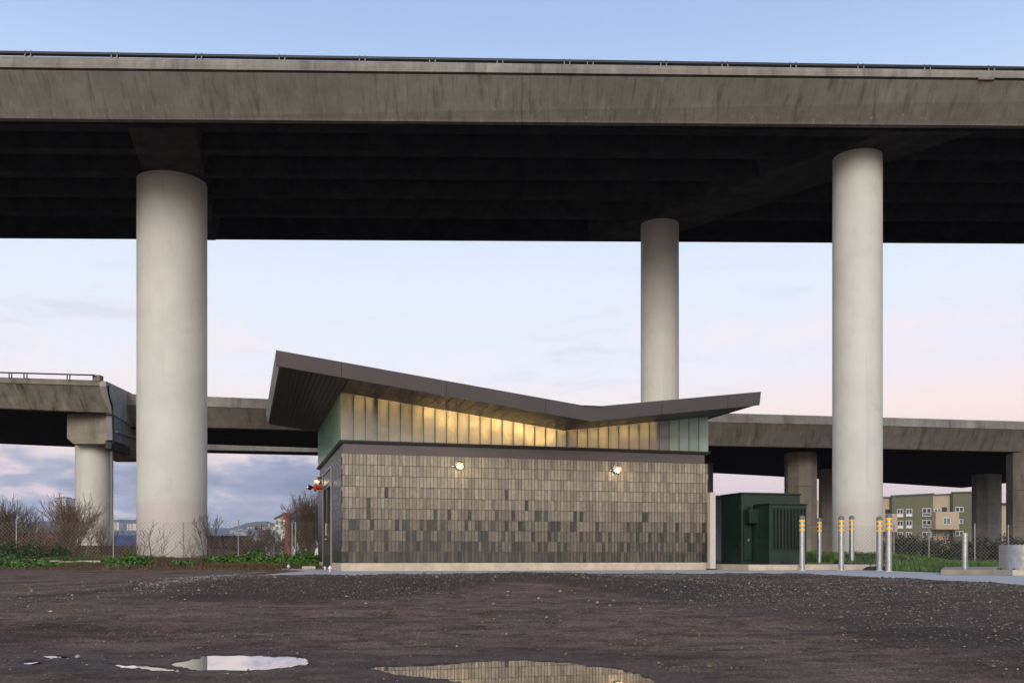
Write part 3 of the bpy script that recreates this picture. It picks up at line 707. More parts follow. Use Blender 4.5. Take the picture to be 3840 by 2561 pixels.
# glass bands
npan = 34; pw = L/npan; GZ = 3.212
q = MB(); jn = MB()
cg = MB()
for i in range(npan):
    a, b = i*pw+.006, (i+1)*pw-.006
    pts = [a, b] if not (a < VAL < b) else [a, VAL, b]
    for u, v_ in zip(pts[:-1], pts[1:]):
        (cg if i >= npan-4 else q).loft([[(u,.0,GZ),(v_,.0,GZ),(v_,.008,GZ),(u,.008,GZ)],[(u,.0,sof(u)+.018),(v_,.0,sof(v_)+.018),(v_,.008,sof(v_)+.018),(u,.008,sof(u)+.018)]])
    if i: jn = MB(); jn.loft([[(i*pw-.0085,-.008,GZ),(i*pw+.0085,-.008,GZ),(i*pw+.0085,.07,GZ),(i*pw-.0085,.07,GZ)],
                   [(i*pw-.0085,-.008,sof(i*pw)),(i*pw+.0085,-.008,sof(i*pw)),(i*pw+.0085,.07,sof(i*pw)),(i*pw-.0085,.07,sof(i*pw))]]); jn.build('glass_joint', M['joint'], bd)
q.build('glass_band', M['glass'], bd); M['mintglass'] = glass_mat('pale mint channel glass', (.74,.86,.80), (.88,.97,.92)); tag(cg.build('corner_glass', M['mintglass'], bd), 'pale mint end panels of the glass band')  # end panels tinted paler, painting in daylight passing through both glass sides
for xs, nm in ((0.0, 'side_glass'), (L, 'side_glass')):
    q = MB(); jn = MB(); ns = 26; sw = WD/ns; zt = sof(xs); ww = .008 if xs == 0 else -.008
    for i in range(ns):
        q.box(min(xs,xs+ww), max(xs,xs+ww), i*sw+.011, (i+1)*sw-.005, GZ, zt)
        if i: jn = MB(); jn.box(xs-.004 if xs == 0 else xs-.05, xs+.05 if xs == 0 else xs+.004, i*sw-.004, i*sw+.009, GZ, zt); jn.build('side_glass_joint', M['joint'], bd)
    q.build(nm, M['glass_side'], bd)
q = MB(); q.loft([[(.02,WD-.02,GZ),(L-.02,WD-.02,GZ),(L-.02,WD-.08,GZ),(.02,WD-.08,GZ)]]*1+[[(.02,WD-.02,3.6),(L-.02,WD-.02,3.6),(L-.02,WD-.08,3.6),(.02,WD-.08,3.6)]]); q.build('rear_wall', M['inside'], bd)
q = MB(); q.box(.06, L-.06, .06, WD-.1, 3.20, 3.213); q.box(.06, L-.06, 2.2, 2.26, 3.214, 3.60); q.build('attic_floor', M['inside'], bd)
for t in (.78, VAL+.02, L-1.55):
    q = MB(); q.box(t, t+.13, .035, .20, GZ, sof(t)-.002 if t < VAL else sof(t)-.02); q.build('steel_post', M['bronze'], bd)
# roof
OL, OR_, OF, OB = 1.62, .42, 2.04, .12
def rsec(t, y0, y1, zlo, zhi): return [(t,y0,zlo),(t,y1,zlo),(t,y1,zhi),(t,y0,zhi)]
q = MB(); q.loft([rsec(t, -OF+.07, WD+OB, sof(t)+.07, sof(t)+.30) for t in (-OL+.06, VAL, L+OR_-.06)]); q.build('roof', M['bronze'], bd)
q = MB()
lean = .07
def fsec(t, d=0): z = sof(t); return [(t,-OF+lean,z),(t,-OF,z+.33),(t,-OF+.05,z+.33),(t,-OF+.05+lean,z)]
q.loft([fsec(-OL), fsec(VAL), fsec(L+OR_)])
for te, s in ((-OL, 1), (L+OR_, -1)):   # raked ends
    z = sof(te); q.loft([[(te+s*lean,-OF+lean+.01,z),(te,-OF+.01,z+.328),(te+s*.05,-OF+.06,z+.328),(te+s*(lean+.05),-OF+lean+.06,z)],
                         [(te+s*lean,WD+OB,z),(te,WD+OB,z+.328),(te+s*.05,WD+OB,z+.328),(te+s*(lean+.05),WD+OB,z)]])
q.build('fascia', M['bronze'], bd)
q = MB()       # rain gutter mouth in the valley
q.box(VAL-.22, VAL+.28, -OF-.02, -OF+.3, sof(VAL)+.335, sof(VAL)+.36); q.build('scupper', M['bronze_dark'], bd)
for t in (-.2, 2.2, 4.6, 7.6, 9.4):     # lapped joints of the fascia sheets
    z = sof(t); q = MB(); q.loft([[(t,-OF+lean-.003,z+.002),(t+.012,-OF+lean-.003,z+.002),(t+.012,-OF+lean+.01,z+.002),(t,-OF+lean+.01,z+.002)],[(t,-OF-.003,z+.328),(t+.012,-OF-.003,z+.328),(t+.012,-OF+.01,z+.328),(t,-OF+.01,z+.328)]]); q.build('fascia_joint', M['bronze_dark'], bd)
# ribbed soffit, slat by slat, running back
q = MB()
def slats(t0, t1, y0, y1):
    n = int((t1-t0)/.11)
    for i in range(n):
        a = t0+(t1-t0)*i/n; b = t0+(t1-t0)*(i+1)/n-.012
        q.loft([[(a,y0,sof(a)+.02),(b,y0,sof(b)+.02),(b,y0,sof(b)+.05),(a,y0,sof(a)+.05)],[(a,y1,sof(a)+.02),(b,y1,sof(b)+.02),(b,y1,sof(b)+.05),(a,y1,sof(a)+.05)]])
slats(-OL+.13, -.02, -OF+.13, WD+OB); slats(L+.02, L+OR_-.13, -OF+.13, WD+OB)
for a, b in ((0.0, VAL), (VAL, L)): 
    n = int((b-a)/.30)
    for i in range(n):
        u, v_ = a+(b-a)*i/n, a+(b-a)*(i+1)/n-.015
        for y0, y1 in ((-OF+.13, -1.36), (-1.34,-.70), (-.68, -.003)):
            q.loft([[(u,y0,sof(u)+.02),(v_,y0,sof(v_)+.02),(v_,y0,sof(v_)+.05),(u,y0,sof(u)+.05)],[(u,y1,sof(u)+.02),(v_,y1,sof(v_)+.02),(v_,y1,sof(v_)+.05),(u,y1,sof(u)+.05)]])
q.build('soffit', M['soffit'], bd)
q = MB(); q.loft([rsec(t, .02, WD-.1, sof(t)+.02, sof(t)+.06) for t in (.0, VAL, L)]); q.build('ceiling', M['inside'], bd)
for t0, t1, e in ((2.0, 5.6, 36), (6.0, 8.3, 8), (.3, 1.6, 4)):
    tm = (t0+t1)/2; z = sof(tm)-.07; sl_a = math.atan(.127)*(-1 if tm < VAL else 1)
    q = MB(); q.loft([[(t,.60,sof(t)-.04),(t,.64,sof(t)-.04),(t,.64,sof(t)-.01),(t,.60,sof(t)-.01)] for t in (t0, t1)]); q.build('ceiling_tube', M['tube'], bd)
    ld = bpy.data.lights.new('tube_light', 'AREA'); ld.shape = 'RECTANGLE'; ld.size = t1-t0; ld.size_y = .06; ld.energy = e; ld.color = (1, .70, .32)
    lo_ = bpy.data.objects.new('tube_light', ld); S.collection.objects.link(lo_); lo_.parent = bd; lo_.location = (tm, .34, z)
    lo_.rotation_euler = (Matrix.Rotation(-sl_a, 3, 'Y')@Matrix.Rotation(R(-60), 3, 'X')).to_euler()
# louvred double door on the side
dr = empty('louvred_door', (0,0,0)); dr.parent = bd
q = MB()
for s in (D0s, D1s-.06): q.box(-.035, .03, s, s+.06, -.01, Z_T1-.06)
q.box(-.034, .03, D0s+.061, D1s-.061, Z_T1-.12, Z_T1-.061); q.box(-.034, .03, D0s+.061, D1s-.061, 2.40, 2.46); q.box(-.036,.03,D0s+.061,D1s-.061,-.005,.03)
q.build('door_frame', M['frame'], dr, bevel=.004)
q = MB(); q.box(-.005, .03, D0s+.061, D1s-.061, 2.461, Z_T1-.121); q.build('transom_panel', M['door'], dr)
mid = (D0s+D1s)/2
for s0, s1 in ((D0s+.065, mid-.004), (mid+.004, D1s-.065)):
    q = MB(); st = .13
    q.box(-.02,.02,s0,s0+st,.035,2.395); q.box(-.02,.02,s1-st,s1,.035,2.395); q.box(-.0195,.02,s0+st,s1-st,.035,.42); q.box(-.0195,.02,s0+st,s1-st,2.30,2.395)
    q.box(.022,.03,s0,s1,.035,2.395); lf = q.build('door_leaf', M['door'], dr)
    q = MB(); n = 34
    for i in range(n):
        z = .42+(2.30-.42)*i/n; q.add([(.018,s0+st,z+.045),(.018,s1-st,z+.045),(-.017,s1-st,z+.006),(-.017,s0+st,z+.006),(.018,s0+st,z+.035),(.018,s1-st,z+.035)], [(0,1,2,3),(4,5,2,3)])
    q.build('louvre', M['bronze'], lf)
q = MB(); q.box(-.07,-.045,mid-.16,mid-.10,.95,1.30); q.box(-.046,-.018,mid-.15,mid-.11,.98,1.0); q.box(-.046,-.018,mid-.15,mid-.11,1.24,1.27); q.tube((-.02,mid-.13,.85),(-.09,mid-.13,.85),.028,n=10); q.box(-.1,-.08,mid-.28,mid-.1,.84,.865)
q.build('door_handle', M['chrome'], dr)

# wall lamps
def wall_lamp(loc_, rz, label, power):
    t = empty('wall_lamp', loc_, rz, label, 'lamp', 'caged wall lamps')
    # local -Y points away from the wall
    q = MB(); q.lathe([(.085,0),(.105,.02),(.105,.045),(.09,.06)], n=20, axis='-Y'); q.tube((-.16,-.03,-.03),(-.09,-.03,-.02),.016,n=8); q.sphere((-.165,-.03,-.032),.024,8,6)
    q.build('lamp_base', M['chrome'], t, smooth=True)
    q = MB(); q.sphere((.015,-.105,-.01), .058, 16, 10, (1,.95,.85)); q.build('lamp_glass', M['bulb'], t, smooth=True)
    q = MB()
    for a in range(3):
        an = a*math.pi/3; pts = []
        for k in range(9):
            b = math.pi*k/8; pts.append((.015+.1*math.cos(b)*math.cos(an), -.06-.125*math.sin(b), -.01+.1*math.cos(b)*math.sin(an)))
        q.path(pts, .011, 5)
    pts = [(.015+.082*math.cos(2*math.pi*k/12), -.125, -.01+.082*math.sin(2*math.pi*k/12)) for k in range(13)]; q.path(pts, .011, 5)
    q.lathe([(.112,.035),(.118,.06),(.06,.16),(.0,.16)][:3], n=16, axis='-Y') if False else None
    q.build('cage', M['chrome'], t)
    h = MB(); h.add([(.125*math.cos(a_),-yy,.125*math.sin(a_)) for a_ in [math.pi*k/10 for k in range(11)] for yy in (.0,.11)], [(2*k,2*k+1,2*k+3,2*k+2) for k in range(10)])
    ho = h.build('hood', M['chrome'], t); sm = ho.modifiers.new('solid', 'SOLIDIFY'); sm.thickness = .006
    ld = bpy.data.lights.new('lamp_light', 'POINT'); ld.energy = power; ld.color = (1,.74,.42); ld.shadow_soft_size = .05
    o = bpy.data.objects.new('lamp_light', ld); S.collection.objects.link(o); o.parent = t; o.location = (.03,-.27,-.05)
    return t
def front_t(px):   # position along the front wall
    u = (px-1920)/3600; return (u*23.5+4.178)/(.963-.27*u)
t1, t2 = front_t(1720), front_t(2310)
wall_lamp(bl(t1, -.005, WZ(1745, 23.5+.27*t1)-.20), A, 'caged lit wall lamp near the upper middle of the tiled front wall, left of two', 4.5)
wall_lamp(bl(t2, -.005, WZ(1760, 23.5+.27*t2)-.20), A, 'caged lit wall lamp on the tiled front wall toward its right corner', 4.5)
zl = WZ(1800, 29.3)-.20
wall_lamp(bl(-.005, 6.35, zl), A-math.pi/2, 'caged lit lamp on the dark side wall above the red alarm bell', 1.5)
al = empty('alarm_bell', bl(-.005, 6.15, zl-.22), A-math.pi/2, 'red alarm bell with a black horn on the dark side wall left of the door', 'alarm')
q = MB(); q.lathe([(.06,.0),(.06,.05),(.075,.055),(.075,.13),(.05,.14)], n=18, axis='-Y'); q.build('bell_base', M['red'], al, smooth=True)
q = MB(); q.lathe([(.05,.14),(.125,.15),(.13,.19),(.10,.225),(.03,.235)], n=22, axis='-Y'); q.build('bell', M['red'], al, smooth=True)
q = MB(); q.lathe([(.03,.23),(.035,.27),(.075,.30),(.085,.37),(.06,.40)], n=18, axis='-Y'); q.build('horn', M['blackp'], al, smooth=True)
q = MB(); q.lathe([(.062,.39),(.05,.425),(.02,.435)], n=18, axis='-Y'); q.build('horn_lens', M['chrome'], al, smooth=True)

# pale post at the right corner
pp = empty('gate_post', (WX(2671, 25.9), 25.9, .2), A, 'tall pale painted steel post standing at the right corner of the building', 'post')
q = MB(); q.box(-.085,.075,-.05,.12,.03,2.08); q.build('post_body', M['cream_metal'], pp, bevel=.004)
q = MB(); q.box(-.11,.085,-.07,.14,.0,.03); q.build('foot_plate', M['blackp'], pp)
q = MB(); q.box(.078,.10,.02,.05,.06,2.07); q.build('gate_edge', M['galv'], pp)

# ---------------------------------------------------------------- transformer cabinet
cx = empty('kerb_slab', (6.0, 25.6, .2), A, 'long low concrete plinth under the dark green transformer cabinet', 'plinth')
q = MB(); q.box(-.25, 4.1, -1.05, 1.9, 0, .145); q.build('slab', M['base'], cx, bevel=.012)
tfo = (6.338, 26.5, .352)
tf = empty('transformer_cabinet', tfo, A, 'large dark green electrical transformer cabinet with vertical louvres right of the building', 'transformer')
q = MB(); q.box(0, 1.83, 0, 1.18, 0, 1.93); q.build('cabinet', M['green'], tf, bevel=.01)
q = MB(); q.box(-.02, 1.85, -.03, 1.2, 1.93, 1.98); q.build('lid', M['green'], tf, bevel=.008)
q = MB(); q.box(.05,.28,-.05,-.003,.12,1.05); q.build('cable_door', M['green'], tf)
q = MB(); q.box(.30,.32,-.34,-.004,0,1.50); q.build('cable_shield', M['green'], tf)
q = MB(); q.box(.06,.52,-.33,-.004,1.12,1.50); q.build('meter_box', M['green'], tf, bevel=.008)
q = MB(); q.box(.311+.02, 1.46, -.90, -.004, 0, 1.60); q.build('radiator_housing', M['green'], tf, bevel=.008)
q = MB(); q.box(.31, 1.48, -.93, -.004, 1.602, 1.64); q.build('housing_lid', M['green'], tf, bevel=.006)
q = MB(); q.box(.44, 1.42, -.908, -.901, .40, 1.50); q.build('louvre_backing', M['green_dk'], tf)
for i in range(10):
    q = MB(); x_ = .47+i*.102; q.box(x_, x_+.028, -.955, -.909, .42, 1.48); q.build('louvre', M['green'], tf)
for z in (.385, 1.50): q = MB(); q.box(.36,1.46,-.925,-.902,z,z+.02); q.build('louvre_rail', M['green'], tf)
q = MB(); q.box(.16,.20,-.075,-.051,.62,.70); q.build('padlock', M['chrome'], tf)
q = MB(); q.box(.0,.30,-.012,-.003,.505,.52); q.build('seam_strip', M['green_dk'], tf)
for z in (.45, 1.5):
    q = MB(); q.box(-.03,-.001,.06,.12,z,z+.14); q.build('hinge', M['green_dk'], tf)
for x_ in (.25, .62):
    q = MB(); q.tube((x_,-.12,1.51),(x_,-.12,1.60),.03,n=10); q.sphere((x_,-.12,1.60),.035,8,6); q.build('lifting_lug', M['green'], tf)
q = MB(); q.box(.70,.95,-.945,-.905,.02,.06); q.build('skid', M['green_dk'], tf)

# ---------------------------------------------------------------- bollards
def bollard_proto():
    t = empty('bollard', (0,0,0))
    q = MB(); q.lathe([(.072,0),(.072,1.33)], n=24); q.build('pipe', M['galv'], t, smooth=True)
    q = MB(); q.lathe([(.076,1.30),(.076,1.345),(.070,1.375),(.045,1.40),(.01,1.408)], n=24); q.build('cap', M['capg'], t, smooth=True)
    for z in (1.24, 1.125, 1.01):
        q = MB(); q.lathe([(.0755,z),(.0755,z+.052)], n=24); q.build('yellow_band', M['yellow'], t, smooth=True)
    q = MB(); q.lathe([(.10,0),(.085,.012),(.0725,.02)], n=24); q.build('grout_collar', M['base'], t)
    return t
bp = bollard_proto()
bl_labels = ['yellow banded steel bollard right in front of the green transformer cabinet, nearest to it',
 'yellow banded bollard standing behind the concrete curb beside the green cabinet',
 'yellow banded bollard alone in front, between the cabinet and the tall right column',
 'yellow banded bollard standing behind the curb before the left side of the tall column',
 'front left bollard of the close pair beside the right edge of the tall column',
 'rightmost and tallest looking of the yellow banded bollards']
for i, (px, D, z) in enumerate(((3007.6,24.7,.2),(3072,28.2,.27),(3155,24.5,.2),(3194,27.6,.27),(3298,23.9,.2),(3333,22.6,.2))):
    o = bp if i == 0 else copy_tree(bp)
    o.location = (WX(px, D), D, z); tag(o, bl_labels[i], 'bollard', 'steel bollards with yellow bands')
    o.rotation_euler.z = i*1.1
    top = {0:1932,1:1941,2:1933,3:1932,4:1935,5:1924}[i]; o.scale.z = (WZ(top, D)-z)/1.408
pb_ = empty('plain_bollard', (WX(3618.6,18.9),18.9,.2), 0, 'short plain galvanised bollard without bands before the low slab', 'bollard')
q = MB(); q.lathe([(.054,0),(.054,.795)], n=24); q.build('pipe', M['galv'], pb_, smooth=True)
q = MB(); q.lathe([(.0545,.79),(.045,.81),(.01,.815)], n=24); q.build('concrete_fill', M['base'], pb_, smooth=True)
q = MB(); q.lathe([(.075,0),(.06,.02)], n=20); q.build('collar', M['base'], pb_)
tk = empty('steel_drum', (WX(3853,17.9),17.95,.2), 0, 'wide galvanised steel casing on a concrete base at the right edge', 'drum')
q = MB(); q.box(-.49,.6,-.46,.6,0,.106); q.build('concrete_base', M['base'], tk, bevel=.01)
q = MB(); q.lathe([(.455,.11),(.455,.565),(.44,.565),(.44,.5)], n=64); q.build('casing', M['galv'], tk, smooth=True)
q = MB()
for a in range(10): q.tube((.475*math.cos(a*.63),.475*math.sin(a*.63),.105),(.475*math.cos(a*.63),.475*math.sin(a*.63),.13),.016,n=6)
q.build('bolt', M['blackp'], tk)
sl = empty('low_slab', (0,0,.2), 0, 'low flat concrete slab behind the short plain bollard', 'slab')
q = MB(); x0, x1 = WX(3528,18.2), WX(3752,18.2); q.prism([(x0,18.2),(x1,18.2),(x1+2.7,23.5),(x0+2.45,23.5)], 0, .105); q.build('slab', M['pier'], sl, bevel=.01)

# small things by the door
def cleanout(x, y, z, label, s=1):
    t = empty('pipe_cap', (x, y, z), 0, label, 'pipe cap', 'small white pipe caps')
    q = MB(); q.tube((0,0,0),(0,0,.07*s),.02*s,n=10); q.build('stem', M['white'], t, smooth=True)
    q = MB(); q.lathe([(.05*s,.06*s),(.055*s,.075*s),(.045*s,.10*s),(.022*s,.115*s),(.02*s,.14*s),(.004,.145*s)], n=16); q.build('cap', M['white'], t, smooth=True)
cleanout(WX(1082,27.8), 27.8, .2, 'tiny white pipe cap on the paving edge left of the building', .95)
a_ = bl(-.22, .9); cleanout(WX(1237,22.9), 22.9, .2, 'tiny white pipe cap on the paving in front of the louvred door', .95)
cleanout(WX(1227,25.6)-.1, 25.8, .2, 'tiny white pipe cap close against the foot of the louvred door', .7)
vb = empty('valve_box', (WX(1160,27.6),27.6,.2), .1, 'low concrete box with a dark lid among the weeds left of the building', 'box')
q = MB(); q.box(-.19,.19,-.15,.15,-.02,.085); q.build('body', M['base'], vb, bevel=.006)
q = MB(); q.box(-.2,.2,-.16,.16,.087,.10); q.build('lid', M['blackp'], vb, bevel=.004)

# ---------------------------------------------------------------- vegetation
def blades(name, x, y, h, tint, m, wdt=.006, lean=.35, parent=None, zoff=0.0):
    n = len(x); a = RNG.uniform(0,6.28,n); l = RNG.uniform(0,lean,n)*h; b = RNG.uniform(0,6.28,n)
    dx_, dy_ = np.cos(a)*wdt, np.sin(a)*wdt; z = gz(x,y)-.01+zoff
    mx, my = x+np.cos(b)*l*.35, y+np.sin(b)*l*.35; tx, ty = x+np.cos(b)*l, y+np.sin(b)*l
    P = np.stack([np.stack([x-dx_,y-dy_,z],1), np.stack([x+dx_,y+dy_,z],1), np.stack([mx+dx_*.7,my+dy_*.7,z+h*.6],1), np.stack([mx-dx_*.7,my-dy_*.7,z+h*.6],1), np.stack([tx,ty,z+h],1)],1).reshape(-1,3)
    k = np.arange(n)[:,None]*5
    Fq = np.concatenate([np.stack([k,k+1,k+2],2), np.stack([k,k+2,k+3],2), np.stack([k+3,k+2,k+4],2)],1).reshape(-1,3)
    T = np.repeat(tint, 3); T = np.stack([T,T,T,np.ones_like(T)],1)
    return np_mesh(name, P, Fq, m, parent, tint=T)
def leaves(c, n, rad, size, seed, m, name, parent, flat=.8, zmin=None, tilt=.9):
    r = np.random.default_rng(seed); d = r.normal(size=(n,3)); d /= np.linalg.norm(d,axis=1)[:,None]; d[:,2] = np.abs(d[:,2])
    rr_ = r.uniform(.35,1.0,n)**.6; lump = 1+.25*np.sin(d[:,0]*5+seed)*np.cos(d[:,1]*4)
    p = d*np.array(rad)[None]*(rr_*lump)[:,None]
    p[:,0] += c[0]; p[:,1] += c[1]; p[:,2] += c[2]
    nrm = d*.8+r.normal(size=(n,3))*.6+np.array([0,0,flat]); nrm /= np.linalg.norm(nrm,axis=1)[:,None]
    u = np.cross(nrm, r.normal(size=(n,3))); u /= np.linalg.norm(u,axis=1)[:,None]; v_ = np.cross(nrm,u)
    s = (size*r.uniform(.6,1.3,n))[:,None]
    q = np.stack([p-u*s, p-u*s*.2+v_*s*.6, p+u*s, p-u*s*.2-v_*s*.6],1).reshape(-1,3)
    Fq = (np.arange(4)[None]+np.arange(n)[:,None]*4)
    t = np.clip(r.normal(.5,.25,n),0,1); return np_mesh(name, q, Fq, m, parent, tint=np.stack([t,t,t,np.ones(n)],1))
# grass on the right mound and beyond the paving
def in_mound(x, y): return ((x > 9.38+fbm(y*.7, y*0)*.15) | (y > 33.2))
def grass_pts(n, x0, x1, y0, y1, f):
    x = RNG.uniform(x0,x1,n); y = RNG.uniform(y0,y1,n); k = RNG.random(n) < f(x,y); return x[k], y[k]
def col_clear(x, y):
    return (np.hypot(x-WX(3215,38.3),y-38.3) > 1.0)&(np.hypot(x-WX(2474,46),y-46) > .95)&(np.hypot(x-WX(646,40.9),y-40.9) > 1.65)
slab_clear = lambda x, y: ~((y > 18) & (y < 23.7) & (x > WX(3528,18.2)+(y-18.2)*.46-.1) & (x < WX(3752,18.2)+(y-18.2)*.51+.1)) & ~((x > 9.0) & (x < 10.4) & (y < 18.9) & (y > 17.3))
x, y = grass_pts(150000, 9.3, 24, 19.5, 42, lambda x, y: np.clip(.30+fbm(x*.8,y*.8)*.9,0,1)*in_mound(x,y)*slab_clear(x,y)*col_clear(x,y)*(x/y < .60)*(x/y > .25))
h = .09+.13*np.clip(.5+fbm(x*1.3,y*1.3,3)*2.4,0,1); ti = np.clip(.5+fbm(x*2,y*2)*1.6+RNG.normal(0,.18,len(x)),0,1)
tag(blades('grass', x, y, h*.62, ti, M['grass'], .008, .7), kind='stuff')
x, y = grass_pts(60000, 6.9, 13.5, 27.2, 34, lambda x, y: .55*(y > 27.3+(x-7)*.2)*(x < 9.6)*(x/y > .25))
ti = np.clip(.5+fbm(x*2,y*2)*1.6+RNG.normal(0,.18,len(x)),0,1); zf = np.full(len(x), .0)
tag(blades('grass', x, y, .10+.12*np.clip(.5+fbm(x*2,y*2)*2,0,1), ti, M['grass'], .008, zoff=.05), kind='stuff')
# grass and dry litter on the left bank
def leftbank(x, y): return np.clip(-.02+fbm(x*.8,y*.7)*3.2,0,1)*(y > 28.6+fbm(x*.9,x*0)*2.2)*col_clear(x,y)*(x/y > -.60)*(x < -5.6)
x, y = grass_pts(110000, -24, -5.4, 27, 44, leftbank)
h = .05+.15*np.clip(.5+fbm(x*1.1,y*1.1,3)*2.6,0,1); ti = np.clip(.35+fbm(x*1.5,y*1.5)*1.8+RNG.normal(0,.18,len(x)),0,1)
tag(blades('grass', x, y, h, ti, M['grass'], .009, .6), kind='stuff')
x, y = grass_pts(140000, -24, -4.9, 26.4, 36, lambda x, y: .6*(y > 27.4+fbm(x*.9,x*0+4)*1.4)*(x/y > -.60))
ti = np.clip(RNG.normal(.4,.25,len(x)),0,1)
tag(blades('dry_litter', x, y, RNG.uniform(.02,.09,len(x)), ti, M['dry'], .008, 1.6), kind='stuff')
# broadleaf weeds, one by one
wl = [(40,2100,29,(.75,.45,.30),700,'low bright green leafy weed clump at the far left edge of the dirt lot'),
 (150,2108,29.5,(.55,.4,.22),420,'second leafy weed clump from the left, under the bare thicket'),
 (502,2090,30,(.50,.4,.36),620,'dark green leafy weed clump at the left foot of the big column'),
 (415,2100,30.5,(.28,.25,.18),200,'small green weed clump left of the big column, by the low curb'),
 (690,2108,30,(.35,.28,.16),260,'small weed clump in front of the right side of the big column'),
 (850,2096,31,(.62,.4,.26),700,'bright green leafy weed clump right of the big column'),
 (965,2090,31.5,(.52,.45,.38),620,'dark green weed clump midway between big column and building'),
 (1060,2100,31,(.55,.4,.30),600,'mid green weed clump in front of the brown bushes'),
 (1145,2096,30.5,(.50,.4,.42),700,'tall green weed clump with yellow flowers against the building side')]
for i, (px, py, D, rad, n, lab) in enumerate(wl):
    x_, y_ = WX(px,D), D; z_ = float(gz(x_,y_)); t = empty('leafy_weed', (x_,y_,z_), 0, lab, 'weed', 'leafy weeds on the left bank')
    dark = i in (2,6)
    leaves((0,0,0), int(n*1.9), (rad[0]*1.12, rad[1]*1.1, rad[2]*1.05), .045, 20+i, M['leaf'], 'foliage', t)
    st = MB()
    for k in range(14):
        a = rr.uniform(0,6.28); st.tube((0,0,-.02),(rad[0]*.6*math.cos(a),rad[1]*.6*math.sin(a),rad[2]*.7), .006, .003, 4)
    st.build('stem', M['dry'], t)
    if i in (8, 5):
        f = leaves((0,0,.03), 90 if i == 8 else 12, (rad[0],rad[1],rad[2]*1.08), .022, 60+i, M['flower'], 'flowers', t); f['kind'] = 'stuff'
# yellow flowers on the right mound
x, y = grass_pts(900, 10.5, 21, 27, 36, lambda x, y: (np.clip(fbm(x*.5,y*.5)*4,0,1)+.05)*(x/y < .56)*(x/y > .38))
fl = MB()
for a, b in zip(x, y):
    z_ = float(gz(a,b))+.09+rr.uniform(0,.06); fl.add([(a-.018,b,z_),(a,b-.018,z_+.006),(a+.018,b,z_),(a,b+.018,z_-.006)], [(0,1,2,3)]); 0
tag(fl.build('yellow_flowers', M['flower'], fixn=False), kind='stuff')

# bare shrubs
def shrub(px, D, width, height, label, seed, n=26, name='bare_shrub', tint=.5, group='bare brown shrubs along the fence', spread=1.0, depth=4, z=None, buds=True):
    r = np.random.default_rng(seed); x0, y0 = WX(px,D), D; z0 = float(gz(x0,y0)) if z is None else z
    segs = []
    def grow(p, d, ln, rad, lev):
        k = 3 if lev > 0 else 2
        for s in range(k):
            d = d+r.normal(0,.16,3)+np.array([0,0,.05]); d /= np.linalg.norm(d)
            q_ = p+d*ln/k; segs.append((p,q_,rad,rad*.82)); p = q_; rad *= .82
            if lev > 0 and r.random() < .85:
                a = r.normal(0,.65*spread,3); a[2] = abs(a[2])*.4; d2 = d+a; d2 /= np.linalg.norm(d2); grow(p, d2, ln*.62, rad*.7, lev-1)
        if lev > 0: grow(p, d, ln*.6, rad, lev-1)
    for i in range(n):
        a = r.uniform(0,6.28); rb = r.uniform(0,.28)*width
        p = np.array([rb*math.cos(a), rb*.6*math.sin(a), -.03]); out = r.uniform(0,.62*width/height)*spread
        d = np.array([math.cos(a)*out, math.sin(a)*out, 1.0]); d /= np.linalg.norm(d)
        grow(p, d, height*r.uniform(.30,.48), .010+.0035*height, depth-1)
    P = np.array([s[0] for s in segs]); Q = np.array([s[1] for s in segs]); r1 = np.maximum(np.array([s[2] for s in segs]),.0055); r2 = np.maximum(np.array([s[3] for s in segs]),.005)
    hmax = np.percentile(Q[:,2], 98); sc = height/hmax; P[:,2] *= sc; Q[:,2] *= sc
    d = Q-P; d /= np.linalg.norm(d,axis=1)[:,None]; u = np.cross(d, [.31,.2,.93]); u /= np.linalg.norm(u,axis=1)[:,None]; v_ = np.cross(d,u)
    ring = [u*math.cos(a)+v_*math.sin(a) for a in (0,2.094,4.188)]
    VV = np.stack([P+k*r1[:,None] for k in ring]+[Q+k*r2[:,None] for k in ring],1).reshape(-1,3)
    b = np.arange(len(P))[:,None]*6; Fq = np.stack([np.concatenate([b+i, b+(i+1)%3, b+3+(i+1)%3, b+3+i],1) for i in range(3)],1).reshape(-1,4)
    t = np.repeat(np.clip(r.normal(tint,.22,len(P)),0,1),3)
    e = empty(name, (x0,y0,z0), 0, label, 'shrub', group)
    np_mesh('branches', VV, Fq, M['twig'], e, tint=np.stack([t,t,t,np.ones_like(t)],1))
    return e
shrub(275, 36, 1.9, 2.15, 'tall rounded bare brown shrub left of the small round column', 1, 52, tint=.72)
shrub(60, 37, 2.2, 2.1, 'dark bare shrub at the left edge of the picture', 2, 40, tint=.3)
shrub(-50, 36.5, 1.6, 1.9, 'bare shrub cut by the left edge of the picture', 12, 20, tint=.35)
shrub(400, 38, .9, 1.2, 'low thin bare shrub beside the small round column', 3, 8, tint=.4)
shrub(150, 35.5, 1.6, 1.1, 'low tangle of bare stems between the two big bare shrubs', 4, 18, tint=.35)
shrub(510, 33, 1.1, 1.0, 'low arching bare bramble at the left foot of the big column', 5, 7, spread=2.2, depth=3, tint=.6)
shrub(590, 33, 1.2, 1.25, 'sparse arching bramble in front of the big column', 6, 5, spread=2.4, depth=3, tint=.65)
shrub(700, 33.5, 1.0, .8, 'low sparse bramble before the right half of the big column', 13, 4, spread=2.4, depth=3, tint=.6)
shrub(785, 33, .7, 1.55, 'thin bare sapling just right of the big column', 7, 5, tint=.35, depth=4)
shrub(1158, 37, .95, 2.3, 'large dense brown bush against the left side of the building', 8, 74, tint=.48)
shrub(1118, 38, .55, 1.6, 'medium brown bush left of the large dense one by the building', 9, 12, tint=.42)
shrub(990, 37, 1.7, 1.15, 'low dark reddish thicket midway between column and building', 10, 38, tint=.28)
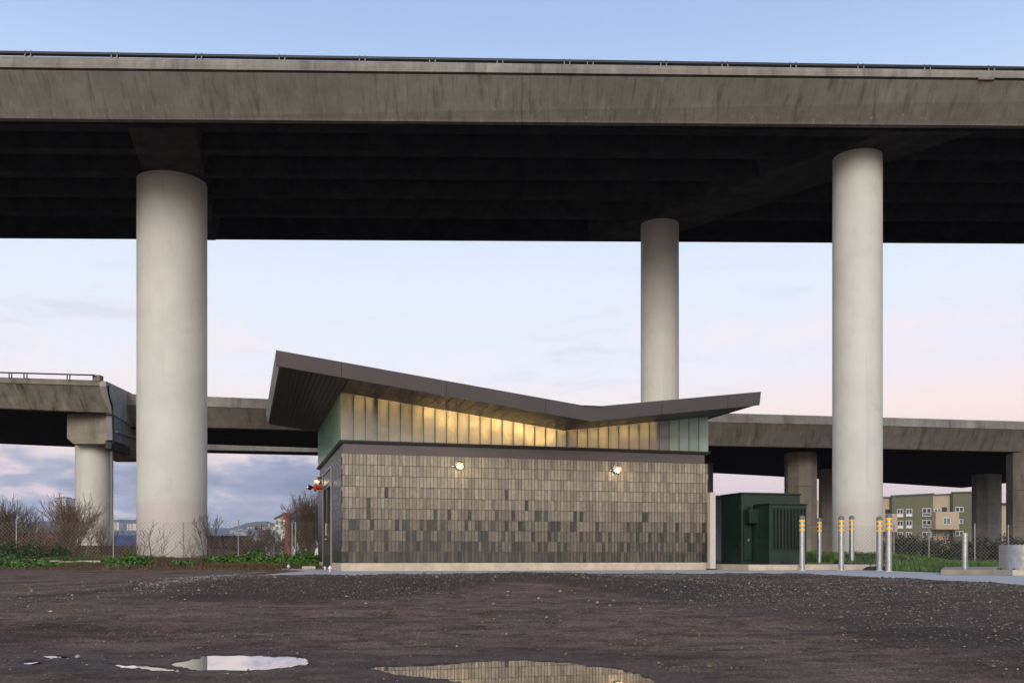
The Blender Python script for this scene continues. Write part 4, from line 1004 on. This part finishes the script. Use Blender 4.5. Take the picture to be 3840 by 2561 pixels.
shrub(900, 39, 1.6, .9, 'low dry brush right of the big column behind the fence', 11, 20, tint=.3)
shrub(1035, 36, .9, .85, 'low brown brush in front of the red towered block', 14, 16, tint=.4)
# evergreen hedge bushes beyond the right fence
for i, (px, D, rx, rz) in enumerate(((3395,48,1.3,1.35),(3470,50,1.2,1.05),(3545,50,1.5,1.15),(3615,49,1.0,.95),(3690,50,1.3,1.15),(3800,49,1.4,1.2),(3330,52,1.0,1.0),(3900,50,1.5,1.3))):
    x_, y_ = WX(px,D), D; z_ = float(gz(x_,y_)); lab = ['tall dark evergreen bush just right of the tall column beyond the fence','dark evergreen bush, second to the right of the tall column','wide dark evergreen bush below the beige balcony','low dark bush behind the short plain bollard','dark bush in front of the grey pier beyond the fence','dark bush beyond the fence at the far right pier','dark bush partly hidden by the tall column','dark bush cut by the right edge'][i]
    t = empty('evergreen_bush', (x_,y_,z_), 0, lab, 'bush', 'dark bushes beyond the right fence')
    leaves((0,0,.1), 2600, (rx,rx*.8,rz), .06, 80+i, M['leaf_dark'], 'crown', t, flat=.1)
    q = MB()
    for k in range(9): a = rr.uniform(0,6.28); q.tube((0,0,-.05),(rx*.6*math.cos(a),rx*.5*math.sin(a),rz*.7),.03,.01,5)
    q.build('trunk', M['twig'], t)

for i, (px, D, rx, rz) in enumerate(((120,33.2,.55,.62),(215,33.4,.45,.5),(30,33.6,.5,.7))):
    x_, y_ = WX(px,D), D; t = empty('evergreen_bush', (x_,y_,float(gz(x_,y_))), 0, ['small dark green bush growing up the fence, middle of three at far left','small dark green bush at the foot of the tallest bare shrub','small dark green bush growing up the fence at the left picture edge'][i], 'bush', 'small dark bushes along the left fence')
    leaves((0,0,.02), 1100, (rx,rx*.7,rz), .035, 140+i, M['ivy'], 'crown', t, flat=.2)
    q = MB()
    for k in range(7): a = rr.uniform(0,6.28); q.tube((0,0,-.05),(rx*.6*math.cos(a),rx*.4*math.sin(a),rz*.7),.015,.006,5)
    q.build('stem', M['twig'], t)
# low concrete curb and straw roll on the left
kb = empty('low_curb', (WX(305,31.2),31.2,.33), .03, 'low broken concrete curb at the foot of the left weeds', 'curb')
q = MB(); xx = -1.05
for wd_ in (.42,.55,.5,.38,.3): q.box(xx, xx+wd_-.012, -.12+.02*rr.random(), .14, -.1, .08+.025*rr.random()); xx += wd_
q.build('curb_blocks', M['base'], kb, bevel=.02)
def roll(pts, rad, seed):
    q = MB(); q.path([(a,b,float(gz(a,b))+rad*.8) for a,b in pts], rad, 10); return q
sr = empty('straw_roll', (0,0,0), 0, 'long brown straw roll lying along the weeds left of the paving', 'straw roll')
pts = [(WX(p,d),d) for p, d in ((775,29.0),(850,29.1),(920,28.9),(1000,29.0),(1075,28.9))]
roll(pts, .075, 1).build('straw_tube', noisy('straw netting', (.085,.045,.02), (.16,.09,.045), 12, .9, bs=.8, bd=.02, bscale=60), sr, smooth=True)
n = 5000; tt = RNG.uniform(0,1,n); X_ = np.interp(tt, np.linspace(0,1,5), [p[0] for p in pts]); Y_ = np.interp(tt, np.linspace(0,1,5), [p[1] for p in pts])+RNG.uniform(-.08,.05,n)
blades('loose_straw', X_, Y_, RNG.uniform(.07,.17,n), np.clip(RNG.normal(.45,.25,n),0,1), M['dry'], .006, .8, parent=sr)

# ---------------------------------------------------------------- chain-link fences
def fence(pts, hgt, posts, label, sp=.11, post_h=None):
    t = empty('chain_link_fence', (0,0,0), 0, label, 'fence'); q = MB(); th_ = .0044
    P = []; F_ = []
    for (a, b) in zip(pts[:-1], pts[1:]):
        a = np.array(a); b = np.array(b); Ln = np.linalg.norm(b-a); u = (b-a)/Ln; nn = np.array([-u[1],u[0]])
        for sgn in (1,-1):
            k = -hgt
            while k < Ln+hgt:
                s0, s1 = k, k+hgt; z0, z1 = 0.0, hgt
                if sgn < 0: s0, s1 = s1, s0
                def clip(sa, za, sb, zb):
                    ts = [0,1]
                    for lim, gt in ((0,True),(Ln,False)):
                        fa, fb = sa-lim, sb-lim
                        if not gt: fa, fb = -fa, -fb
                        if fa < 0 and fb < 0: return None
                        if fa < 0: ts[0] = max(ts[0], fa/(fa-fb))
                        elif fb < 0: ts[1] = min(ts[1], fa/(fa-fb))
                    if ts[0] >= ts[1]: return None
                    return (sa+(sb-sa)*ts[0], za+(zb-za)*ts[0], sa+(sb-sa)*ts[1], za+(zb-za)*ts[1])
                c = clip(s0,z0,s1,z1)
                if c:
                    for m_ in range(4):   # wavy strand pieces
                        f0, f1 = m_/4, (m_+1)/4
                        sa, za, sb, zb = c[0]+(c[2]-c[0])*f0, c[1]+(c[3]-c[1])*f0, c[0]+(c[2]-c[0])*f1, c[1]+(c[3]-c[1])*f1
                        pa = a+u*sa; pb2 = a+u*sb; za2 = za+float(gz(*pa))+.02*math.sin(sa*2.1)*za; zb2 = zb+float(gz(*pb2))+.02*math.sin(sb*2.1)*zb
                        off = .004*sgn; i0 = len(P)
                        for (pp_, z_) in ((pa,za2),(pb2,zb2)):
                            P.append((pp_[0]-u[0]*th_+nn[0]*off, pp_[1]-u[1]*th_+nn[1]*off, z_)); P.append((pp_[0]+u[0]*th_+nn[0]*off, pp_[1]+u[1]*th_+nn[1]*off, z_)); P.append((pp_[0]+nn[0]*(off+.009), pp_[1]+nn[1]*(off+.009), z_))
                        F_ += [(i0,i0+1,i0+4,i0+3),(i0+1,i0+2,i0+5,i0+4),(i0+2,i0,i0+3,i0+5)]
                k += sp*1.25
    np_mesh('wire_mesh', np.array(P), np.array(F_), M['wire'], t)
    for (px, D, h_) in posts:
        x_, y_ = WX(px,D), D; z_ = float(gz(x_,y_)); q = MB(); q.tube((x_,y_+.03,z_-.05),(x_,y_+.03,z_+h_), .021, n=10); q.sphere((x_,y_+.03,z_+h_),.027,8,5); q.build('fence_post', M['fpost'], t, smooth=True)
    return t
def dline(p0, d0, p1, d1): return [(WX(p0,d0),d0),(WX(p1,d1),d1)]
fence([(WX(-250,34),34.0),(WX(1190,34.6),34.6)], 1.35, [(424,34.15,1.55),(686,34.25,1.30),(893,34.35,1.38),(1095,34.5,1.30),(1108,34.5,1.32),(60,34.05,1.40)],
      'grey chain link fence along the left bank passing in front of the big column')
fence([(WX(3062,36.6),36.6),(WX(4100,35.6),35.6)], 1.42, [(3353,36.35,1.42),(3485,36.2,1.42),(3657,36.0,1.46),(3783,35.95,1.42),(3066,36.6,1.4),(3930,35.8,1.42)],
      'grey chain link fence on the right in front of the dark bushes')

# ---------------------------------------------------------------- buildings beyond
def paint(name, c): return noisy(name, c, tuple(v*1.08 for v in c), .5, .85, bs=.05)
M['g_green'] = paint('olive green siding', (.112,.115,.070)); M['g_beige'] = paint('beige render', (.40,.32,.235)); M['g_roof'] = mat('dark roof edge', (.10,.11,.13), .6)[0]
M['mint'] = paint('pale mint render', (.50,.56,.52)); M['redw'] = paint('brick red cladding', (.20,.045,.036)); M['greenish'] = mat('green tinted window', (.10,.17,.16), .25)[0]
D = 170
ap = empty('apartment_block', (0,D,0), 0, 'olive green and beige apartment block seen right of the tall column', 'building')
def wallseg(p0, p1, ytop0, ytop1, m, nm, d=0.0, ybot=2100, th=9):
    q = MB(); q.loft([[(WX(p0,D),d,0),(WX(p0,D),d+th,0),(WX(p0,D),d+th,WZ(ytop0,D)),(WX(p0,D),d,WZ(ytop0,D))],[(WX(p1,D),d,0),(WX(p1,D),d+th,0),(WX(p1,D),d+th,WZ(ytop1,D)),(WX(p1,D),d,WZ(ytop1,D))]]); o = q.build(nm, m, ap)
    q = MB(); q.loft([[(WX(p0,D)-.15,d-.25,WZ(ytop0,D)+.01),(WX(p0,D)-.15,d+.5,WZ(ytop0,D)+.01),(WX(p0,D)-.15,d+.5,WZ(ytop0,D)+.22),(WX(p0,D)-.15,d-.25,WZ(ytop0,D)+.22)],[(WX(p1,D)+.15,d-.25,WZ(ytop1,D)+.01),(WX(p1,D)+.15,d+.5,WZ(ytop1,D)+.01),(WX(p1,D)+.15,d+.5,WZ(ytop1,D)+.22),(WX(p1,D)+.15,d-.25,WZ(ytop1,D)+.22)]]); q.build('roof_edge', M['g_roof'], ap)
wallseg(3200,3345,1866,1865,M['g_beige'],'beige_wall',1.2); wallseg(3346,3499,1861,1853,M['g_green'],'green_wall',0); wallseg(3500,3573,1856,1853,M['g_beige'],'beige_wall',1.2); wallseg(3574,3700,1848,1845,M['g_green'],'green_wall',0)
def win(p0, p1, y0, y1, d, parent, DD, gm='ivory', split=True, fr='wframe', lab=None):
    x0, x1, z0, z1 = WX(p0,DD), WX(p1,DD), WZ(y1,DD), WZ(y0,DD); f = .03*(x1-x0)+.05; q = MB()
    q.box(x0-f,x1+f,d-.10,d-.02,z0-f,z0); q.box(x0-f,x1+f,d-.10,d-.02,z1,z1+f); q.box(x0-f,x0,d-.10,d-.02,z0,z1); q.box(x1,x1+f,d-.10,d-.02,z0,z1)
    if split: q.box((x0+x1)/2-f*.6,(x0+x1)/2+f*.6,d-.098,d-.02,z0,z1)
    o = q.build('window', M[fr], parent)
    q = MB(); q.box(x0,x1,d-.045,d-.02,z0,z1); q.build('pane', M[gm], o); return o
c7 = lambda x_, y_: (3250+x_/3.92, 1800+y_/3.92)
for (a,b,c,e,gm) in ((450,528,432,492,'ivory'),(582,660,430,488,'ivory'),(824,938,420,482,'ivory'),(450,528,602,660,'ivory'),(582,660,598,658,'ivory'),(824,938,594,652,'ivory'),(455,520,770,828,'ivory'),(582,650,770,828,'ivory'),(824,938,768,826,'ivory'),
   (1310,1412,400,460,'ivory'),(1310,1412,757,812,'ivory')):
    p0,y0 = c7(a,c); p1,y1 = c7(b,e); win(p0,p1,y0,y1,0,ap,D,gm)
for (a,b,c,e) in ((450,528,495,536),(582,660,492,526),(824,938,486,524),(450,528,664,704),(582,660,662,700),(824,938,656,692)):
    p0,y0 = c7(a,c); p1,y1 = c7(b,e); win(p0,p1,y0,y1,0,ap,D,'g_roof' if a > 800 else 'wframe',False)
p0,y0 = c7(1312,578); p1,y1 = c7(1356,632); win(p0,p1,y0,y1,0,ap,D,'litwin',False)
p0,y0 = c7(1366,578); p1,y1 = c7(1410,632); win(p0,p1,y0,y1,0,ap,D,'greenish',False)
for (a,b,c,e) in ((990,1028,418,468),(1040,1078,418,468),(1088,1128,418,468)):
    p0,y0 = c7(a,c); p1,y1 = c7(b,e); win(p0,p1,y0,y1,1.2,ap,D,'greenish',False)
p0,y0 = c7(1150,390); p1,y1 = c7(1222,468); q = MB(); q.box(WX(p0,D),WX(p1,D),1.1,1.19,WZ(y1,D),WZ(y0,D)); q.build('balcony_door', M['door'], ap)
p0,y0 = c7(310,425); p1,y1 = c7(376,495); q = MB(); q.box(WX(p0,D),WX(p1,D),1.1,1.19,WZ(y1,D),WZ(y0,D)); q.build('balcony_door', M['door'], ap)
for (a,b,c,e) in ((957,1298,470,726),(180,398,500,760)):
    p0,y0 = c7(a,c); p1,y1 = c7(b,e); q = MB(); q.box(WX(p0,D),WX(p1,D),-1.6,-.01,WZ(y1,D),WZ(y0,D)); bb = q.build('balcony', M['g_beige'], ap)
p0,y0 = c7(1068,562); p1,y1 = c7(1162,648); win(p0,p1,y0,y1,-1.6,ap,D,'greenish')
for a, b in ((1000,1060),(1180,1220)):
    p0,y0 = c7(a,765); p1,y1 = c7(b,820); win(p0,p1,y0,y1,1.2,ap,D,'greenish',False)
a2 = empty('gabled_house', (0,D,0), 0, 'beige block with a dark blue roof between the two right piers', 'building')
q = MB(); q.box(WX(3735,D),WX(3860,D),2,12,0,WZ(1884,D)); q.build('wall', M['g_beige'], a2)
q = MB(); q.loft([[(WX(3730,D),.8,WZ(1884,D)),(WX(3730,D),13,WZ(1884,D)),(WX(3730,D),13,WZ(1874,D))],[(WX(3880,D),.8,WZ(1884,D)),(WX(3880,D),13,WZ(1884,D)),(WX(3880,D),13,WZ(1872,D))]]); q.build('roof', M['g_roof'], a2)
for y0 in (1905,1950): win(3750,3756,y0,y0+26,2,a2,D,'greenish',False)
# pale fragment between the two middle piers and low sheds behind the cabinet
s1 = empty('narrow_block', (0,150,0), 0, 'cream building glimpsed between the two piers behind the bollards', 'building')
q = MB(); q.box(WX(3040,150),WX(3130,150),0,8,0,WZ(1876,150)); q.build('wall', M['g_beige'], s1); win(3052,3064,1925,1950,0,s1,150,'ivory')
s2 = empty('grey_shed', (0,80,0), 0, 'low grey shed seen in the gap between pale post and green cabinet', 'shed')
q = MB(); q.box(WX(2640,80),WX(2760,80),0,5,0,WZ(1868,80)); q.build('wall', paint('blue grey siding', (.20,.23,.28)), s2)
q = MB(); q.box(WX(2636,80),WX(2764,80),-.4,5.4,WZ(1868,80),WZ(1858,80)); q.build('roof', M['g_roof'], s2)

# mint building with red tower at the left of the pump station
D = 210
mb = empty('mint_block', (0,D,0), 0, 'pale mint apartment block with a brick red stair tower beyond the weeds', 'building')
c8 = lambda x_, y_: (900+x_/5.226, 1850+y_/5.226)
def poly(pts, d0, d1, m, nm):
    P_ = [(WX(*[c8(a,b)[0],D]), WZ(c8(a,b)[1],D)) for a,b in pts]
    q = MB(); q.loft([[(a,d0,b) for a,b in P_],[(a,d1,b) for a,b in P_]]); return q.build(nm, m, mb)
poly([(683,1300),(683,500),(875,408),(875,1300)], 0, 12, M['mint'], 'wing'); poly([(868,1300),(868,380),(1000,380),(1000,1300)], -1.5, 3, M['redw'], 'stair_tower')
poly([(1003,1300),(1003,420),(1310,268),(1700,300),(1700,1300)], 0.5, 12, M['mint'], 'wing'); poly([(900,1300),(900,395),(1070,310),(1180,320),(1180,1300)], 8, 16, M['mint'], 'wing')
def roofline(pts, d0, d1, nm='roof'):
    q = MB()
    for (a,b),(c_,e) in zip(pts[:-1],pts[1:]):
        p, r_ = c8(a,b), c8(c_,e); x0,z0,x1,z1 = WX(p[0],D),WZ(p[1],D),WX(r_[0],D),WZ(r_[1],D)
        q.loft([[(x0,d0,z0+.02),(x0,d1,z0+.02),(x0,d1,z0+.3),(x0,d0,z0+.3)],[(x1,d0,z1+.02),(x1,d1,z1+.02),(x1,d1,z1+.3),(x1,d0,z1+.3)]])
    q.build(nm, M['g_roof'], mb)
roofline([(675,504),(875,408)], -.6, 12); roofline([(1003,418),(1310,266),(1700,298)], -.1, 12)
for (a,b,c_,e) in ((698,752,535,605),(698,752,650,715),(698,752,770,830),(800,860,475,490),(800,862,540,600),(800,862,640,700),(1020,1070,450,520),(1020,1070,590,650)):
    p0,y0 = c8(a,c_); p1,y1 = c8(b,e); win(p0,p1,y0,y1,0 if a < 1000 else .5,mb,D,'greenish',False,'mint')
for y0 in (530,585,655,715,790,850):
    p0,ya = c8(882,y0); p1,yb = c8(908,y0+28); win(p0,p1,ya,yb,-1.5,mb,D,'wframe',False,'wframe')
# dark screen, red shed, blue tarp
D = 75
sc_ = empty('dark_screen', (0,D,0), 0, 'dark brown construction screen behind the thin sapling right of the big column', 'fence')
q = MB(); q.box(WX(740,D),WX(933,D),0,.12,0,WZ(2008,D)); q.build('screen_panel', noisy('dark mesh screen', (.05,.042,.038), (.075,.065,.06), 2), sc_)
q = MB()
for p in (745,790,835,880,930): q.tube((WX(p,D),-.08,0),(WX(p,D),-.08,WZ(2005,D)),.05,n=6)
q.build('screen_post', M['steel_dark'], sc_)
rs = empty('red_shed', (0,260,0), 0, 'long low rust red warehouse behind the bare shrubs on the left', 'building')
q = MB(); q.box(WX(-80,260),WX(215,260),0,14,0,WZ(1998,260)); q.build('wall', paint('rust red siding', (.20,.075,.055)), rs)
q = MB(); q.loft([[(WX(-80,260),-1,WZ(1998,260)),(WX(-80,260),15,WZ(1998,260)),(WX(-80,260),7,WZ(1980,260))],[(WX(215,260),-1,WZ(1998,260)),(WX(215,260),15,WZ(1998,260)),(WX(215,260),7,WZ(1980,260))]]); q.build('roof', paint('faded roof sheet', (.22,.13,.11)), rs)
bt = empty('blue_container', (0,150,0), 0, 'long blue shipping container behind the fence beside the big column', 'container')
q = MB(); q.box(WX(415,150),WX(560,150),0,3,0,WZ(2006,150)); q.build('body', noisy('blue painted steel', (.02,.05,.18), (.03,.07,.22), 2), bt)
q = MB()
for i in range(30): xx_ = WX(415,150)+i*.205; q.box(xx_,xx_+.09,-.04,-.001,.2,WZ(2008,150))
q.build('corrugation', noisy('blue rib', (.02,.05,.16), (.03,.06,.2), 2), bt)
# street lamp
sl_ = empty('street_lamp', (WX(980,110),110,.25), 0, 'dark curved arm street lamp against the far hillside', 'street lamp')
q = MB(); q.tube((0,0,0),(0,0,WZ(1968,110)-.25),.09,.06,8); q.build('pole', M['steel_dark'], sl_)
q = MB(); zt_ = WZ(1980,110)-.25; q.path([(0,0,zt_),(-.25,0,zt_+.02),(-.30,0,zt_+.15),(-.45,0,zt_+.30),(-.6,0,zt_+.25)], .035, 6); q.build('arm', M['steel_dark'], sl_)
q = MB(); q.lathe([(.24,-.2),(.20,-.05),(.08,.03),(.03,.08)], (-.6,0,zt_+.14), 14); q.sphere((-.6,0,zt_-.07),.17,10,6); q.build('lamp_head', M['steel_dark'], sl_)
for i, (px, top, m_) in enumerate(((1005,1960,'post'),(1008.5,1962,'white'))):
    t = empty('chimney_pipe', (WX(px,108),108,.25), 0, ['slim dark utility mast right of the street lamp','slim white utility mast right beside the dark one'][i], 'mast')
    q = MB(); q.tube((0,0,0),(0,0,WZ(top,108)-.25),.06,n=8); q.lathe([(.09,0),(.09,.4),(.06,.45)], n=8); q.build('mast_tube', M[m_], t)
    q = MB(); q.box(-.08,.08,-.08,.08,WZ(top,108)-.25,WZ(top,108)-.1); q.build('mast_cap', M['steel_dark'], t)

# hills: real ridges kilometres away
def ridge(px0, px1, Dn, Df, prof, seed, m, nm='hills'):
    n = 220; rows = 9; P_ = []; px = np.linspace(px0, px1, n); top = np.interp(px, [a for a,_ in prof], [b for _,b in prof])
    rough = fbm(px*.05+seed, px*0, 5, .6)*9
    for r_ in range(rows):
        k = r_/(rows-1); Dk = Dn+(Df-Dn)*k; hgt = (2090-top-rough)*math.sin(k*math.pi/2)
        for i in range(n): P_.append((WX(px[i],Dk), Dk, .2+hgt[i]/3600*Dk*(1+.06*float(fbm(px[i]*.02+r_, k*3+seed)))))
    n0 = n; P2 = P_+[(a[0]*1.1,a[1]*1.1,0) for a in P_[-n:]]; rows += 1
    F_ = [(r_*n0+i, r_*n0+i+1, (r_+1)*n0+i+1, (r_+1)*n0+i) for r_ in range(rows-1) for i in range(n0-1)]
    return tag(np_mesh(nm, np.array(P2), np.array(F_), m, smooth=True), kind='structure')
def hill_mat(c1, c2):
    m, n, b = mat('wooded hillside', c1, .95); v = n.n('ShaderNodeNewGeometry').outputs['Position']
    n.l(n.ramp(n.noise(n.mapping(v, (1,1,2)), .02, 8, .7), [(.35,(*c1,1)),(.65,(*c2,1))]), b.inputs['Base Color']); return m
ridge(-500, 1300, 1500, 2600, [(-500,1965),(60,1962),(200,1950),(330,1945),(420,1950),(520,1948),(700,1985),(780,1984),(860,1980),(905,1968),(940,1957),(965,1954),(1010,1956),(1040,1960),(1190,1975),(1300,1985)], 1, hill_mat((.030,.040,.040),(.055,.065,.06)))
ridge(-700, 1500, 3000, 3600, [(-700,1990),(0,1975),(200,1972),(600,1972),(800,1978),(1000,1985),(1500,1995)], 5, hill_mat((.05,.06,.075),(.07,.08,.095)))
# houses stepping up the hillside
M['h1'] = paint('cream house', (.55,.45,.38)); M['h2'] = paint('pale house', (.52,.50,.50)); M['h3'] = paint('grey house', (.30,.30,.33)); M['h4'] = paint('pink beige block', (.60,.42,.34))
k = 0
for i in range(110):
    r_ = random.Random(900+i); px = r_.choice((r_.uniform(-20,170), r_.uniform(425,520), r_.uniform(780,1040), r_.uniform(860,1040))); py = r_.uniform(1992,2040)
    Dh = 900-(py-1992)*9; wd_ = r_.uniform(5,12); hg = r_.uniform(4,8); x_ = WX(px,Dh); z_ = WZ(py,Dh)
    t = empty('hillside_house', (x_,Dh,0), r_.uniform(-.4,.4), 'small pale house among many others on the distant hillside', 'house', 'small houses on the distant hillside')
    m_ = M[r_.choice(('h1','h2','h2','h3','h1'))]; q = MB(); q.box(-wd_/2,wd_/2,-4,4,-.5,z_+hg*.2); q.build('wall', m_, t)
    q = MB(); q.loft([[(-wd_/2-.4,-4.6,z_+hg*.2),(-wd_/2-.4,4.6,z_+hg*.2),(-wd_/2-.4,0,z_+hg*.2+1.6)],[(wd_/2+.4,-4.6,z_+hg*.2),(wd_/2+.4,4.6,z_+hg*.2),(wd_/2+.4,0,z_+hg*.2+1.6)]]); q.build('roof', M['g_roof'] if i % 3 else M['h3'], t)
    q = MB()
    for wx in (-.3,0,.3): q.box(wx*wd_-.6,wx*wd_+.6,-4.08,-4.01,z_-1.5,z_-.2)
    q.build('window', M['ivory'], t)
for (p0,p1,y0,y1,m_,lab) in ((928,1002,1976,2000,'h4','long pinkish beige block on the far hillside left of the mint building'),(895,926,1983,2000,'h1','low cream block on the hillside left of the pinkish one'),
        (212,228,1868,2000,'h2','white high rise tower far away, the leftmost of three'),(232,248,1866,2000,'h2','white high rise tower far away, in the middle of three'),(262,277,1872,2000,'h3','grey high rise tower far away, the rightmost of three'),
        (476,510,1962,1992,'h2','pale block with green stripes left of the big column'),(428,446,1957,1990,'h2','pale stepped block beyond the fence beside the small column'),(1002,1030,1975,2000,'h4','pinkish block just left of the mint building')):
    Dh = 1000; t = empty('distant_block', (WX((p0+p1)/2,Dh),Dh,0), 0, lab, 'building'); w2 = (p1-p0)/2/3600*Dh
    q = MB(); q.box(-w2,w2,0,12,0,WZ(y0,Dh)); q.build('wall', M[m_], t); q = MB(); nfl = max(2,int((y1-y0)/7))
    for f in range(nfl):
        for c in range(max(2,int(w2*2/3.2))):
            xx_ = -w2+1.2+c*3.2; zz_ = WZ(y1,Dh)+f*(WZ(y0,Dh)-WZ(y1,Dh))/nfl+.6
            if xx_+1.5 < w2: q.box(xx_,xx_+1.5,-.1,-.01,zz_,zz_+1.1)
    q.build('windows', M['ivory'], t)
    q = MB(); q.box(-w2-.3,w2+.3,-.3,12.3,WZ(y0,Dh),WZ(y0,Dh)+.8); q.build('roof', M['g_roof'], t)

# ---------------------------------------------------------------- air
q = MB(); q.box(-4200, 4200, -60, 3900, -1.2, 160); hz = q.build('haze', M['conc_up'])
hm = bpy.data.materials.new('thin evening haze'); hm.use_nodes = True; n = NT(hm.node_tree); hm.node_tree.nodes.clear()
pv_ = n.n('ShaderNodeVolumePrincipled'); pv_.inputs['Density'].default_value = 1.4e-4; pv_.inputs['Color'].default_value = (.72,.78,.92,1)
ou = n.n('ShaderNodeOutputMaterial'); n.l(pv_.outputs[0], ou.inputs['Volume'])
hz.data.materials.clear(); hz.data.materials.append(hm); tag(hz, kind='stuff')
